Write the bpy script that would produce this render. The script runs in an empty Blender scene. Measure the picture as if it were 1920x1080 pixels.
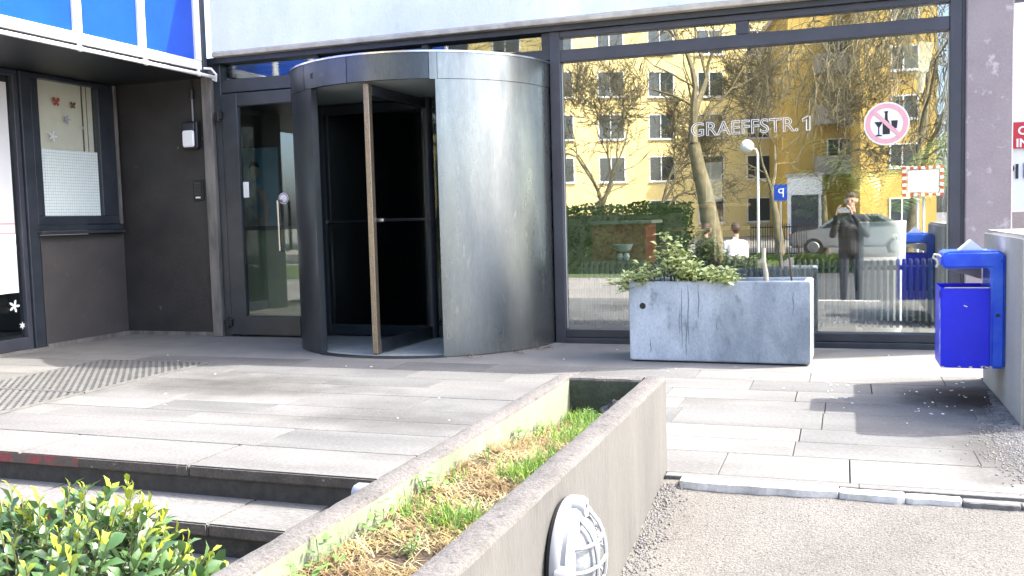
import bpy, bmesh, math, random
from mathutils import Vector, Matrix, noise
rad = math.radians
sc = bpy.context.scene
C = sc.collection

# ------------------------------------------------------------------ camera
YAW, PITCH, ROLL, FPX = rad(-19.4807), rad(-4.1688), rad(-1.5469), 1765.04
fw = Vector((math.sin(YAW)*math.cos(PITCH), math.cos(YAW)*math.cos(PITCH), math.sin(PITCH)))
rt = fw.cross(Vector((0, 0, 1))).normalized(); up = rt.cross(fw)
r2 = rt*math.cos(ROLL) + up*math.sin(ROLL); u2 = -rt*math.sin(ROLL) + up*math.cos(ROLL)
cam = bpy.data.cameras.new('camera'); camo = bpy.data.objects.new('camera', cam); C.objects.link(camo)
m3 = Matrix((r2, u2, -fw)).transposed()
camo.matrix_world = Matrix.Translation((0, 0, 1.0)) @ m3.to_4x4()
cam.sensor_width = 36; cam.lens = 36*FPX/1920; cam.clip_start = 0.02; cam.clip_end = 600
sc.camera = camo

# ------------------------------------------------------------------ light
SUN = Vector((1.0, 0.44, 1.2)).normalized()
wd = bpy.data.worlds.new('World'); sc.world = wd; wd.use_nodes = True
nt = wd.node_tree; bg = nt.nodes['Background']
sky = nt.nodes.new('ShaderNodeTexSky'); sky.sky_type = 'NISHITA'; sky.sun_disc = False
sky.sun_elevation = math.asin(SUN.z); sky.sun_rotation = math.atan2(SUN.x, SUN.y)
sky.air_density = 0.8; sky.dust_density = 4.0
nt.links.new(sky.outputs[0], bg.inputs[0]); bg.inputs[1].default_value = 0.15
sl = bpy.data.lights.new('sun', 'SUN'); sl.energy = 2.0; sl.angle = rad(0.6); sl.color = (1.0, 0.97, 0.91)
so = bpy.data.objects.new('sun', sl); C.objects.link(so); so.rotation_euler = SUN.to_track_quat('Z', 'Y').to_euler()
so.location = (20, 5, 12)
vs = sc.view_settings; vs.view_transform = 'Standard'; vs.look = 'None'; vs.gamma = 1.0; vs.use_curve_mapping = False
vs.exposure = 2.74
sc.cycles.max_bounces = 10; sc.cycles.transparent_max_bounces = 24
sc.cycles.sample_clamp_indirect = 6.0

# ------------------------------------------------------------------ materials
MATS = {}
def M(name, col, rough=0.6, metal=0.0, col2=None, nscale=6.0, namt=(0.35, 0.65), bump=0.0, bscale=40.0, col3=None, s3=20.0, t3=(0.6, 0.72),
      stretch=None, spec=0.5, rvar=0.0, fine=0.0, trans=0.0):
    """principled: base col, blotches of col2, smaller specks of col3, fine value grain, bump."""
    if name in MATS: return MATS[name]
    m = bpy.data.materials.new(name); m.use_nodes = True; n = m.node_tree.nodes; L = m.node_tree.links
    p = n['Principled BSDF']; p.inputs['Roughness'].default_value = rough; p.inputs['Metallic'].default_value = metal
    p.inputs['Specular IOR Level'].default_value = spec
    c = tuple(col) + (1,)
    tc = n.new('ShaderNodeTexCoord'); vec = tc.outputs['Object']
    if stretch:
        mp = n.new('ShaderNodeMapping'); mp.inputs['Scale'].default_value = stretch; L.new(vec, mp.inputs['Vector']); vec = mp.outputs[0]
    out = None
    def ns(scale, det=6, rg=0.6):
        t = n.new('ShaderNodeTexNoise'); t.inputs['Scale'].default_value = scale; t.inputs['Detail'].default_value = det
        t.inputs['Roughness'].default_value = rg; L.new(vec, t.inputs['Vector']); return t.outputs['Fac']
    def ramp(src, a, b):
        r = n.new('ShaderNodeMapRange'); r.inputs[1].default_value = a; r.inputs[2].default_value = b; L.new(src, r.inputs[0]); return r.outputs[0]
    def mix(fac, a, b, mode='MIX'):
        x = n.new('ShaderNodeMix'); x.data_type = 'RGBA'; x.blend_type = mode
        if isinstance(fac, float): x.inputs[0].default_value = fac
        else: L.new(fac, x.inputs[0])
        for i, v in ((6, a), (7, b)):
            if isinstance(v, tuple): x.inputs[i].default_value = v
            else: L.new(v, x.inputs[i])
        return x.outputs[2]
    cur = c
    if col2:
        f1 = ramp(ns(nscale), *namt); cur = mix(f1, cur, tuple(col2) + (1,))
        if rvar:
            rr = n.new('ShaderNodeMapRange'); rr.inputs[3].default_value = rough - rvar; rr.inputs[4].default_value = rough + rvar
            L.new(f1, rr.inputs[0]); L.new(rr.outputs[0], p.inputs['Roughness'])
    if col3: cur = mix(ramp(ns(s3, 3), *t3), cur, tuple(col3) + (1,))
    if fine:
        g = n.new('ShaderNodeMapRange'); g.inputs[3].default_value = 1 - fine; g.inputs[4].default_value = 1 + fine
        g.inputs[1].default_value = 0.3; g.inputs[2].default_value = 0.7; L.new(ns(bscale*1.5, 4, 0.7), g.inputs[0])
        cc = n.new('ShaderNodeCombineColor'); [L.new(g.outputs[0], cc.inputs[i]) for i in range(3)]
        cur = mix(1.0, cur, cc.outputs[0], 'MULTIPLY')
    if isinstance(cur, tuple): p.inputs['Base Color'].default_value = cur
    else: L.new(cur, p.inputs['Base Color'])
    if bump:
        b = n.new('ShaderNodeBump'); b.inputs['Strength'].default_value = bump; b.inputs['Distance'].default_value = 0.01
        L.new(ns(bscale, 8, 0.65), b.inputs['Height']); L.new(b.outputs[0], p.inputs['Normal'])
    if trans:
        tr = n.new('ShaderNodeBsdfTranslucent'); ms = n.new('ShaderNodeMixShader'); ms.inputs[0].default_value = trans
        if isinstance(cur, tuple): tr.inputs[0].default_value = cur
        else: L.new(cur, tr.inputs[0])
        L.new(p.outputs[0], ms.inputs[1]); L.new(tr.outputs[0], ms.inputs[2]); L.new(ms.outputs[0], n['Material Output'].inputs[0])
    MATS[name] = m; return m

def glass(name, tint=(0.82, 0.9, 0.88), refl=0.1, rough=0.0, wav=0.0):
    if name in MATS: return MATS[name]
    m = bpy.data.materials.new(name); m.use_nodes = True; n = m.node_tree.nodes; L = m.node_tree.links
    n.remove(n['Principled BSDF'])
    t = n.new('ShaderNodeBsdfTransparent'); t.inputs[0].default_value = tuple(tint) + (1,)
    g = n.new('ShaderNodeBsdfGlossy'); g.inputs['Roughness'].default_value = rough; g.inputs[0].default_value = (1, 1, 1, 1)
    fr = n.new('ShaderNodeLayerWeight'); fr.inputs[0].default_value = 0.5      # Schlick, the same from both sides of the pane
    pw = n.new('ShaderNodeMath'); pw.operation = 'POWER'; pw.inputs[1].default_value = 5; L.new(fr.outputs['Facing'], pw.inputs[0])
    a = n.new('ShaderNodeMath'); a.operation = 'MULTIPLY_ADD'; a.inputs[1].default_value = 0.9; a.inputs[2].default_value = 0.04 + refl; a.use_clamp = True; L.new(pw.outputs[0], a.inputs[0])
    x = n.new('ShaderNodeMixShader'); L.new(a.outputs[0], x.inputs[0]); L.new(t.outputs[0], x.inputs[1]); L.new(g.outputs[0], x.inputs[2])
    if wav:
        tc = n.new('ShaderNodeTexCoord'); ns = n.new('ShaderNodeTexNoise'); ns.inputs['Scale'].default_value = 1.3; ns.inputs['Detail'].default_value = 1
        L.new(tc.outputs['Object'], ns.inputs['Vector']); b = n.new('ShaderNodeBump'); b.inputs['Strength'].default_value = wav; b.inputs['Distance'].default_value = 0.01
        L.new(ns.outputs['Fac'], b.inputs['Height']); L.new(b.outputs[0], g.inputs['Normal'])
    L.new(x.outputs[0], n['Material Output'].inputs[0]); MATS[name] = m; return m

# ------------------------------------------------------------------ mesh helpers
class MB:
    def __init__(s): s.v = []; s.f = []
    def _add(s, v, f):
        o = len(s.v); s.v += [tuple(p) for p in v]; s.f += [tuple(i+o for i in q) for q in f]; return s
    def box(s, x0, y0, z0, x1, y1, z1):
        v = [(x, y, z) for z in (z0, z1) for y in (y0, y1) for x in (x0, x1)]
        return s._add(v, [(0, 2, 3, 1), (4, 5, 7, 6), (0, 1, 5, 4), (2, 6, 7, 3), (0, 4, 6, 2), (1, 3, 7, 5)])
    def obox(s, c, h, R=None):
        R = R or Matrix.Identity(3); c = Vector(c)
        v = [c + R @ Vector((x*h[0], y*h[1], z*h[2])) for z in (-1, 1) for y in (-1, 1) for x in (-1, 1)]
        return s._add(v, [(0, 2, 3, 1), (4, 5, 7, 6), (0, 1, 5, 4), (2, 6, 7, 3), (0, 4, 6, 2), (1, 3, 7, 5)])
    def beam(s, a, b, w, h):
        a = Vector(a); b = Vector(b); d = (b-a); l = d.length; d.normalize()
        u = Vector((0, 0, 1)) if abs(d.z) < 0.9 else Vector((0, 1, 0)); r = d.cross(u).normalized(); u = r.cross(d)
        return s.obox((a+b)/2, (l/2, w/2, h/2), Matrix((d, r, u)).transposed())
    def prism(s, pts, axis, a, b):
        n = len(pts)
        def P(p, t): return {'x': (t, p[0], p[1]), 'y': (p[0], t, p[1]), 'z': (p[0], p[1], t)}[axis]
        v = [P(p, a) for p in pts] + [P(p, b) for p in pts]
        f = [tuple(range(n)), tuple(range(2*n-1, n-1, -1))] + [(i, i+n, (i+1) % n+n, (i+1) % n) for i in range(n)]
        return s._add(v, f)
    def tube(s, pts, r, n=8, cap=True):
        pts = [Vector(p) for p in pts]; k = len(pts); rs = r if isinstance(r, (list, tuple)) else [r]*k
        v = []; f = []; pu = None
        for i, p in enumerate(pts):
            d = (pts[min(i+1, k-1)] - pts[max(i-1, 0)]).normalized()
            if pu is None: pu = Vector((0, 0, 1)) if abs(d.z) < 0.9 else Vector((1, 0, 0))
            a = d.cross(pu).normalized(); pu = a.cross(d); b = pu
            for j in range(n):
                t = 2*math.pi*j/n; v.append(p + (a*math.cos(t) + b*math.sin(t))*rs[i])
        for i in range(k-1):
            for j in range(n): f.append((i*n+j, i*n+(j+1) % n, (i+1)*n+(j+1) % n, (i+1)*n+j))
        if cap: f += [tuple(range(n-1, -1, -1)), tuple(range((k-1)*n, k*n))]
        return s._add(v, f)
    def lathe(s, prof, n=24, c=(0, 0, 0), axis='z', sx=1.0, sy=1.0):
        v = []; f = []; k = len(prof)
        for r, h in prof:
            for j in range(n):
                t = 2*math.pi*j/n; a = r*math.cos(t)*sx; b = r*math.sin(t)*sy
                v.append({'z': (c[0]+a, c[1]+b, c[2]+h), 'x': (c[0]+h, c[1]+a, c[2]+b), '-x': (c[0]-h, c[1]+a, c[2]+b), 'y': (c[0]+a, c[1]+h, c[2]+b)}[axis])
        for i in range(k-1):
            for j in range(n): f.append((i*n+j, i*n+(j+1) % n, (i+1)*n+(j+1) % n, (i+1)*n+j))
        f += [tuple(range(n-1, -1, -1)), tuple(range((k-1)*n, k*n))]
        return s._add(v, f)
    def arc(s, cx, cy, r0, r1, a0, a1, z0, z1, n=24):
        v = []; f = []
        for i in range(n+1):
            t = rad(a0 + (a1-a0)*i/n); c, q = math.cos(t), math.sin(t)
            v += [(cx+r0*c, cy+r0*q, z0), (cx+r1*c, cy+r1*q, z0), (cx+r1*c, cy+r1*q, z1), (cx+r0*c, cy+r0*q, z1)]
        for i in range(n):
            a, b = i*4, i*4+4
            for j in range(4): f.append((a+j, a+(j+1) % 4, b+(j+1) % 4, b+j))
        f += [(0, 3, 2, 1), (n*4, n*4+1, n*4+2, n*4+3)]
        return s._add(v, f)
    def build(s, name, mat, parent=None, bevel=0.0, smooth=False, seg=1, recalc=True):
        me = bpy.data.meshes.new(name); bm = bmesh.new()
        bv = [bm.verts.new(p) for p in s.v]
        for q in s.f:
            try: bm.faces.new([bv[i] for i in q])
            except ValueError: pass
        if recalc: bmesh.ops.recalc_face_normals(bm, faces=bm.faces)
        if bevel:
            es = [e for e in bm.edges if len(e.link_faces) == 2 and e.calc_face_angle(0) > 0.5]
            bmesh.ops.bevel(bm, geom=es, offset=bevel, segments=seg, affect='EDGES', clamp_overlap=True)
        bm.to_mesh(me); bm.free()
        if smooth:
            for p in me.polygons: p.use_smooth = True
            me.set_sharp_from_angle(angle=rad(40))
        for mm in (mat if isinstance(mat, list) else [mat]): me.materials.append(mm)
        return link(name, me, parent)
def link(name, me, parent=None):
    o = bpy.data.objects.new(name, me); C.objects.link(o)
    if parent: o.parent = parent
    return o
def thing(name, label, cat, group=None, loc=(0, 0, 0)):
    o = bpy.data.objects.new(name, None); C.objects.link(o); o.location = loc; o.empty_display_size = 0.1
    return tag(o, label, cat, group)
def tag(o, label, cat, group=None, kind=None):
    o['label'] = label; o['category'] = cat
    if group: o['group'] = group
    if kind: o['kind'] = kind
    return o
def struct(o): o['kind'] = 'structure'; return o
def pivot(o, p):
    """an empty thing built in world coordinates: move it to its base, keep the children where they are"""
    p = Vector(p); o.location = p
    for c in o.children: c.location = c.location - p
def flat_text(txt, size, name, mat, parent, mtx, outline=0.0, extr=0.002, bold=0.0):
    cu = bpy.data.curves.new(name, 'FONT'); cu.body = txt; cu.size = size; cu.extrude = extr; cu.offset = bold
    if outline: cu.fill_mode = 'NONE'; cu.bevel_depth = outline; cu.bevel_resolution = 0; cu.extrude = 0
    o = bpy.data.objects.new('tmp', cu); C.objects.link(o); dg = bpy.context.evaluated_depsgraph_get()
    me = bpy.data.meshes.new_from_object(o.evaluated_get(dg)); bpy.data.objects.remove(o); bpy.data.curves.remove(cu)
    me.materials.clear(); me.materials.append(mat); me.transform(mtx); return link(name, me, parent)
FACEY = Matrix.Rotation(rad(90), 4, 'X')      # text in the XZ plane, read from -Y
rnd = random.Random(7)

# ------------------------------------------------------------------ palette
m_white = M('white_render', (0.74, 0.77, 0.82), 0.85, col2=(0.62, 0.66, 0.72), nscale=2.2, bump=0.25, bscale=60, fine=0.04, col3=(0.5, 0.53, 0.58), s3=5, t3=(0.66, 0.8), stretch=(1, 1, 0.5))
m_lip = M('beige_lip', (0.5, 0.46, 0.38), 0.8, col2=(0.35, 0.31, 0.25), nscale=9, bump=0.2)
m_dark = M('dark_frame', (0.02, 0.026, 0.034), 0.4, col2=(0.034, 0.04, 0.05), nscale=5, fine=0.1, spec=0.5)
m_grey = M('grey_frame', (0.05, 0.053, 0.068), 0.42, col2=(0.036, 0.039, 0.05), nscale=4, fine=0.08)
m_black = M('black_paint', (0.012, 0.013, 0.015), 0.5)
m_brown = M('brown_wall', (0.038, 0.0345, 0.034), 0.5, col2=(0.022, 0.021, 0.022), nscale=2.5, bump=0.3, bscale=70, fine=0.12, col3=(0.12, 0.11, 0.1), s3=14, t3=(0.7, 0.78))
m_brownl = M('brown_panel', (0.07, 0.063, 0.06), 0.55, col2=(0.055, 0.051, 0.049), nscale=3, bump=0.3, bscale=90, fine=0.12, col3=(0.16, 0.15, 0.14), s3=18, t3=(0.7, 0.78))
m_edge = M('worn_edge', (0.2, 0.185, 0.165), 0.7, col2=(0.1, 0.09, 0.085), nscale=12, bump=0.3, bscale=50, stretch=(1, 1, 0.25))
m_pillar = M('pillar_paint', (0.3, 0.255, 0.26), 0.75, col2=(0.25, 0.21, 0.215), nscale=3, bump=0.35, bscale=45, fine=0.1, col3=(0.42, 0.38, 0.38), s3=11, t3=(0.6, 0.7))
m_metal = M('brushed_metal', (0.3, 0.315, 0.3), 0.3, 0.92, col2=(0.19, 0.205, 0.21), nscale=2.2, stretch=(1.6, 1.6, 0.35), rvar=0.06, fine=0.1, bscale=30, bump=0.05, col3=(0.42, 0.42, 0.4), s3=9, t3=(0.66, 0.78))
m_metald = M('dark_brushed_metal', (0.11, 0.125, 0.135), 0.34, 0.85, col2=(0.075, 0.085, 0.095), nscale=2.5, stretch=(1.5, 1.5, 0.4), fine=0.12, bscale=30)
m_steel = M('steel', (0.6, 0.6, 0.6), 0.25, 1.0)
m_brass = M('worn_brass_edge', (0.27, 0.225, 0.165), 0.38, 0.75, col2=(0.2, 0.165, 0.12), nscale=50, fine=0.15, bscale=60, bump=0.3)
m_bluep = M('blue_panel', (0.004, 0.045, 0.34), 0.12, col2=(0.006, 0.06, 0.42), nscale=1.5, fine=0.05)
m_wpaint = M('white_paint', (0.78, 0.78, 0.77), 0.45, col2=(0.68, 0.68, 0.67), nscale=4, fine=0.04)
m_slab = [M('slab_%d' % i, c, 0.8, col2=tuple(x*0.66 for x in c), nscale=1.3+0.2*i, namt=(0.42, 0.68), bump=0.45, bscale=70, fine=0.38, col3=tuple(x*1.35 for x in c), s3=26, t3=(0.64, 0.76), stretch=(0.5, 1.4, 1))
          for i, c in enumerate([(0.143, 0.14, 0.131), (0.13, 0.128, 0.121), (0.154, 0.15, 0.14), (0.138, 0.135, 0.126), (0.116, 0.115, 0.11)])]
m_joint = M('joint_sand', (0.05, 0.045, 0.038), 0.95, col2=(0.03, 0.027, 0.022), nscale=20, bump=0.4)
m_screed = M('screed', (0.17, 0.165, 0.152), 0.85, col2=(0.135, 0.131, 0.121), nscale=3, bump=0.25, bscale=60, fine=0.14, col3=(0.42, 0.4, 0.37), s3=16, t3=(0.68, 0.78))
m_riser = M('mossy_riser', (0.05, 0.043, 0.032), 0.9, col2=(0.01, 0.012, 0.007), nscale=5, bump=0.6, bscale=40, fine=0.25, stretch=(1, 1, 1.5))
m_asph = M('asphalt', (0.15, 0.14, 0.125), 0.92, col2=(0.115, 0.107, 0.096), nscale=2.5, bump=1.0, bscale=120, fine=0.6, col3=(0.045, 0.042, 0.037), s3=110, t3=(0.56, 0.7))
m_conc_in = M('lichen_inner', (0.19, 0.21, 0.14), 0.9, col2=(0.12, 0.14, 0.088), nscale=4, bump=0.5, bscale=60, fine=0.18, col3=(0.08, 0.09, 0.06), s3=9, t3=(0.64, 0.74), stretch=(1, 1.3, 0.45))
m_conc_end = M('end_inner', (0.07, 0.078, 0.048), 0.95, col2=(0.04, 0.046, 0.03), nscale=5, bump=0.6, bscale=60, fine=0.25)  # end face, a much darker green than the long inner faces
m_conc_top = M('trough_top', (0.115, 0.106, 0.097), 0.9, col2=(0.08, 0.074, 0.068), nscale=5, bump=0.8, bscale=80, fine=0.35, col3=(0.045, 0.04, 0.036), s3=40, t3=(0.62, 0.69))
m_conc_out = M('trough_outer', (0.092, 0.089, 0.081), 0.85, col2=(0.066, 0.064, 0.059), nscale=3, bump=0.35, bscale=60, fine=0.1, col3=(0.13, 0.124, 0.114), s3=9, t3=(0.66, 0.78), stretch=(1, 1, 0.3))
m_box = M('cast_concrete', (0.44, 0.48, 0.51), 0.8, col2=(0.2, 0.235, 0.26), nscale=2.6, namt=(0.38, 0.66), bump=0.5, bscale=55, fine=0.16, col3=(0.13, 0.15, 0.16), s3=10, t3=(0.6, 0.74), stretch=(1, 1, 0.55))
m_wallc = M('low_wall_render', (0.45, 0.42, 0.35), 0.85, col2=(0.37, 0.345, 0.285), nscale=3, bump=0.35, bscale=60, fine=0.1, col3=(0.42, 0.4, 0.36), s3=13, t3=(0.68, 0.8), stretch=(1, 1, 0.4))
m_bin = M('bin_blue', (0.0015, 0.01, 0.62), 0.35, col2=(0.003, 0.018, 0.7), nscale=5, fine=0.06, col3=(0.3, 0.32, 0.45), s3=10, t3=(0.735, 0.755))
m_binhood = M('hood_blue_skylit', (0.008, 0.06, 0.62), 0.28, col2=(0.04, 0.14, 0.66), nscale=7, fine=0.06, col3=(0.45, 0.5, 0.6), s3=14, t3=(0.7, 0.74))  # bin blue lightened, the hood's sky reflection put into the colour
m_stone = M('white_kerb', (0.6, 0.59, 0.56), 0.8, col2=(0.4, 0.39, 0.36), nscale=7, bump=0.4, bscale=50, fine=0.12)
m_red = M('red_spray', (0.22, 0.03, 0.03), 0.8, col2=(0.07, 0.056, 0.046), nscale=9, namt=(0.38, 0.55), fine=0.2)
m_soil = M('soil', (0.035, 0.022, 0.013), 0.95, col2=(0.07, 0.048, 0.028), nscale=20, bump=1.0, bscale=60)
m_gravel = M('gravel', (0.1, 0.1, 0.1), 0.9, col2=(0.2, 0.19, 0.18), nscale=25)
g_shop = glass('shop_glass', (0.9, 0.95, 0.92), 0.23, wav=0.012)
g_door = glass('door_glass', (0.8, 0.88, 0.86), 0.05)
g_drum = glass('drum_glass', (0.6, 0.66, 0.68), 0.0)
g_clear = glass('clear_glass', (0.97, 0.98, 0.97), 0.0)
m_lampw = M('lamp_white', (0.3, 0.31, 0.32), 0.35, col2=(0.26, 0.27, 0.28), nscale=8)
m_diff = M('opal_glass', (0.82, 0.84, 0.84), 0.15); m_dome = M('prismatic_glass', (0.17, 0.185, 0.195), 0.12, bump=0.3, bscale=90)
m_rub = M('rubber', (0.01, 0.01, 0.01), 0.6)
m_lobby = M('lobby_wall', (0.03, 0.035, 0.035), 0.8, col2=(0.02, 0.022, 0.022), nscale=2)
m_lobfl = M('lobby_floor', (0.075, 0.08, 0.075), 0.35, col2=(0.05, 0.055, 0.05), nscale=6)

#@@SETTING
# ================================================================== ground, pavement, steps, ramp
g = MB(); g.v = [(-300, -300, -0.5), (300, -300, -0.5), (300, 300, -0.5), (-300, 300, -0.5)]; g.f = [(0, 1, 2, 3)]
struct(g.build('ground', M('ground_paving', (0.26, 0.24, 0.21), 0.9, col2=(0.2, 0.185, 0.165), nscale=0.6, fine=0.2, bscale=30, bump=0.3), recalc=False))

pv = struct(MB().box(-7.2, 3.25, -0.55, -0.66, 14.0, -0.03).box(-0.66, 3.56, -0.55, 0.9, 14.0, -0.03).build('pavement', m_joint))
MB().box(-7.2, 6.06, -0.03, 0.86, 7.4, 0.0).build('screed_strip', m_screed, pv)
rows = [3.61, 3.96, 4.22, 4.48, 4.85, 5.13, 5.42, 5.74, 6.06]
def slab(x0, x1, y0, y1, z0=-0.03, z1=0.0, parent=None, mat=None, j=0.002, bev=0.0015):
    dz = rnd.uniform(-0.0008, 0.0008)
    b = MB().box(x0+j*rnd.uniform(.6, 1.6), y0+j*rnd.uniform(.6, 1.4), z0, x1-j*rnd.uniform(.6, 1.6), y1-j*rnd.uniform(.6, 1.4), z1+dz)
    return b.build('slab', mat or rnd.choice(m_slab), parent or pv, bevel=bev)
def row(y0, y1, xa, xb, L0, cuts=None):
    x = xa
    xs = [xa]
    if cuts: xs += cuts
    else:
        x = xa - rnd.uniform(0, L0*0.7)
        while x < xb - 0.25:
            x += L0*rnd.uniform(0.9, 1.1)
            if xa + 0.15 < x < xb - 0.15: xs.append(x)
    xs.append(xb)
    for a, b in zip(xs, xs[1:]): slab(a, b, y0, y1)
for i in range(len(rows)-1):
    c = None
    if i == 0: c = [-6.1, -5.2, -4.35, -3.45, -2.55, -1.75, -1.0, -0.46, 0.02]
    if i == 1: c = [-5.8, -5.0, -4.2, -3.3, -2.45, -1.55, -0.94, -0.2, 0.5]
    row(rows[i], rows[i+1], -6.5, 0.757, 0.72, c)
row(3.555, 3.61, -0.655, 0.757, 0.6, [0.05])
def dark_patch(cx, cy, rx, ry, col, amt):  # soft-edged darker patch laid over the slabs
    m = bpy.data.materials.new('ground_patch'); m.use_nodes = True; n = m.node_tree.nodes; L = m.node_tree.links; p = n['Principled BSDF']; p.inputs['Base Color'].default_value = tuple(col)+(1,); p.inputs['Roughness'].default_value = .9
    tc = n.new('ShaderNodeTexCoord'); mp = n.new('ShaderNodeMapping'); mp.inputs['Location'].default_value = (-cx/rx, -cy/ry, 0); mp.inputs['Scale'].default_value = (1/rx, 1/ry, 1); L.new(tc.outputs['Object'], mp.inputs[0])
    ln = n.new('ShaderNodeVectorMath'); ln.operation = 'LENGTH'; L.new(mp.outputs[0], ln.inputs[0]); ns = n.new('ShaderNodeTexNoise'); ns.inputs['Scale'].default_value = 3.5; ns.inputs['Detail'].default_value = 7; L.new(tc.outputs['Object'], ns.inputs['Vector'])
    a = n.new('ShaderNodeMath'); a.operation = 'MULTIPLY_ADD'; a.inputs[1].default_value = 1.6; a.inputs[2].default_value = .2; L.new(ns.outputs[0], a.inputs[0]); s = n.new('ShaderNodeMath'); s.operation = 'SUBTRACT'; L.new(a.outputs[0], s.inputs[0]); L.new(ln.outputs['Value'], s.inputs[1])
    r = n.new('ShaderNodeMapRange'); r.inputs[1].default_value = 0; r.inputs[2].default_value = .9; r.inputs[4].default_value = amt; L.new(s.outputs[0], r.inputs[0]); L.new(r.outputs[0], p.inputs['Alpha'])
    MB()._add([(cx-rx*1.4, cy-ry*1.4, .0025), (min(.756, cx+rx*1.4), cy-ry*1.4, .0025), (min(.756, cx+rx*1.4), cy+ry*1.4, .0025), (cx-rx*1.4, cy+ry*1.4, .0025)], [(0, 1, 2, 3)]).build('slab_patch', m, pv, recalc=False)
dark_patch(.62, 5.35, .4, .45, (.045, .03, .022), .85); dark_patch(.55, 4.2, .25, .6, (.06, .055, .05), .6); dark_patch(-3.6, 5.0, 1.1, .5, (.07, .066, .06), .45); dark_patch(-2.2, 4.3, .7, .35, (.07, .066, .06), .4)
# steps: each a row of tread slabs with a thin overhanging nosing over a mossy riser
stp = struct(MB().box(-7.0, 3.262, -0.5, -1.1, 3.61, -0.035).build('steps', m_riser))
tz = [0.0, -0.13, -0.26, -0.39]; ye = [3.233, 2.93, 2.62, 2.3]
for k in range(4):
    y1 = 3.61 if k == 0 else ye[k-1] + 0.03
    if k: MB().box(-7.0, ye[k]+0.03, -0.52, -1.1, y1, tz[k]-0.035).build('riser', m_riser, stp)
    xs = {0: [-7, -5.6, -4.5, -3.55, -2.62, -1.72, -1.1], 1: [-7, -5.4, -4.2, -3.3, -2.3, -1.95, -1.1], 2: [-7, -5, -4, -3, -2.1, -1.1], 3: [-7, -5, -4, -3, -2.1, -1.1]}[k]
    for a, b in zip(xs, xs[1:]):
        t = MB().box(a+0.003, ye[k], tz[k]-0.05, b-0.003, y1-0.003, tz[k]+rnd.uniform(-0.001, 0.001)).build('tread_slab', m_slab[rnd.choice((0, 2, 3))], stp, bevel=0.006, seg=2)
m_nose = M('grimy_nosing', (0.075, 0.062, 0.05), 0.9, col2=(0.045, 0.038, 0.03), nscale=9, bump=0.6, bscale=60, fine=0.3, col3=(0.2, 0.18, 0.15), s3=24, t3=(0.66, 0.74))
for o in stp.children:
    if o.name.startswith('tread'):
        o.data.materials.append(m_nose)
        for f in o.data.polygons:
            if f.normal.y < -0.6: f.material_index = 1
MB().box(-4.4, 3.2305, -0.046, -3.21, 3.2325, -0.004).build('red_paint_mark', m_red, stp)
MB().box(-4.2, 2.9275, -0.174, -3.02, 2.9295, -0.136).build('red_paint_mark', m_red, stp)
# asphalt ramp, sloping down towards the viewer
nx, ny = 60, 150; r = MB()
for j in range(ny+1):
    for i in range(nx+1):
        x = -0.66 + 1.42*i/nx; y = 3.55 - 4.05*j/ny
        z = -0.012 - 0.128*max(0, 3.55-y) + 0.006*noise.noise((x*3, y*3, 0)) + 0.002*noise.noise((x*14, y*14, 2))
        r.v.append((x, y, z))
for j in range(ny):
    for i in range(nx): a = j*(nx+1)+i; r.f.append((a, a+nx+1, a+nx+2, a+1))
ra = struct(r.build('asphalt_ramp', m_asph, smooth=True))
# worn white kerb stones at the head of the ramp
xs = [(-0.585, -0.02, 3.51, 0.042), (-0.017, 0.2, 3.497, 0.03), (0.202, 0.38, 3.492, 0.02), (0.383, 0.56, 3.487, 0.012), (0.563, 0.755, 3.485, 0.01)]
for k, (a, b, y, h) in enumerate(xs):
    n = 17; pts = []
    for i in range(n): t = i/(n-1); pts.append((a+(b-a)*t, y-h*(0.45+0.55*min(1, 6*min(t+0.05, 1.05-t)))+.008*noise.noise((a+(b-a)*t, 0, 3.3)) + .006*noise.noise(((a+(b-a)*t)*16, 1, 3.3))))
    for i in range(n-1, -1, -1): t = i/(n-1); pts.append((a+(b-a)*t, y+0.034-(0.0 if k else 0.012*abs(t-0.5))+.007*noise.noise(((a+(b-a)*t)*13, 5, 7.3))))
    MB().prism(pts, 'z', -0.04, 0.007-0.003*k).build('kerb_stone', m_stone if k < 3 else m_slab[2], ra, bevel=0.004)

# ================================================================== main entrance building
YF = 7.27
bd = thing('entrance_building', 'low entrance building with white rendered parapet over dark glazed front', 'building')
def part(name, mat, boxes, parent=None, bevel=0.0, **k):
    b = MB()
    for q in boxes: b.box(*q)
    return b.build(name, mat, parent or bd, bevel=bevel, **k)
XE = 1.3
part('parapet_wall', m_white, [(-5.29, 7.13, 2.545, XE, 7.4, 3.86)], bevel=0.006)
part('parapet_lip', m_lip, [(-5.29, 7.122, 2.505, XE, 7.24, 2.543)], bevel=0.005)
part('roof_slab', m_white, [(-5.34, 7.402, 2.62, XE, 12.4, 3.0)])
part('header_beam', m_dark, [(-5.38, 7.19, 2.46, XE, 7.36, 2.503), (-5.38, 7.362, 2.43, XE, 7.6, 2.6)])
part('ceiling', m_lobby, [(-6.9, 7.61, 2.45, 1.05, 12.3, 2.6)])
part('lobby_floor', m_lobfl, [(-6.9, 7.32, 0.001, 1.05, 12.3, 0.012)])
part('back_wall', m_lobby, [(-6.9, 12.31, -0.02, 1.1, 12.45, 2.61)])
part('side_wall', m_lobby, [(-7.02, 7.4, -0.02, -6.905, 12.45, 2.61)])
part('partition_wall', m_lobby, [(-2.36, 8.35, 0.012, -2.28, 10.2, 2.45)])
pil = part('corner_pillar', m_pillar, [(0.79, 7.2, -0.02, 1.082, 7.5, 2.62)], bevel=0.008)
part('pillar_side', m_grey, [(0.768, 7.23, -0.02, 0.788, 7.45, 2.5)])
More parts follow.
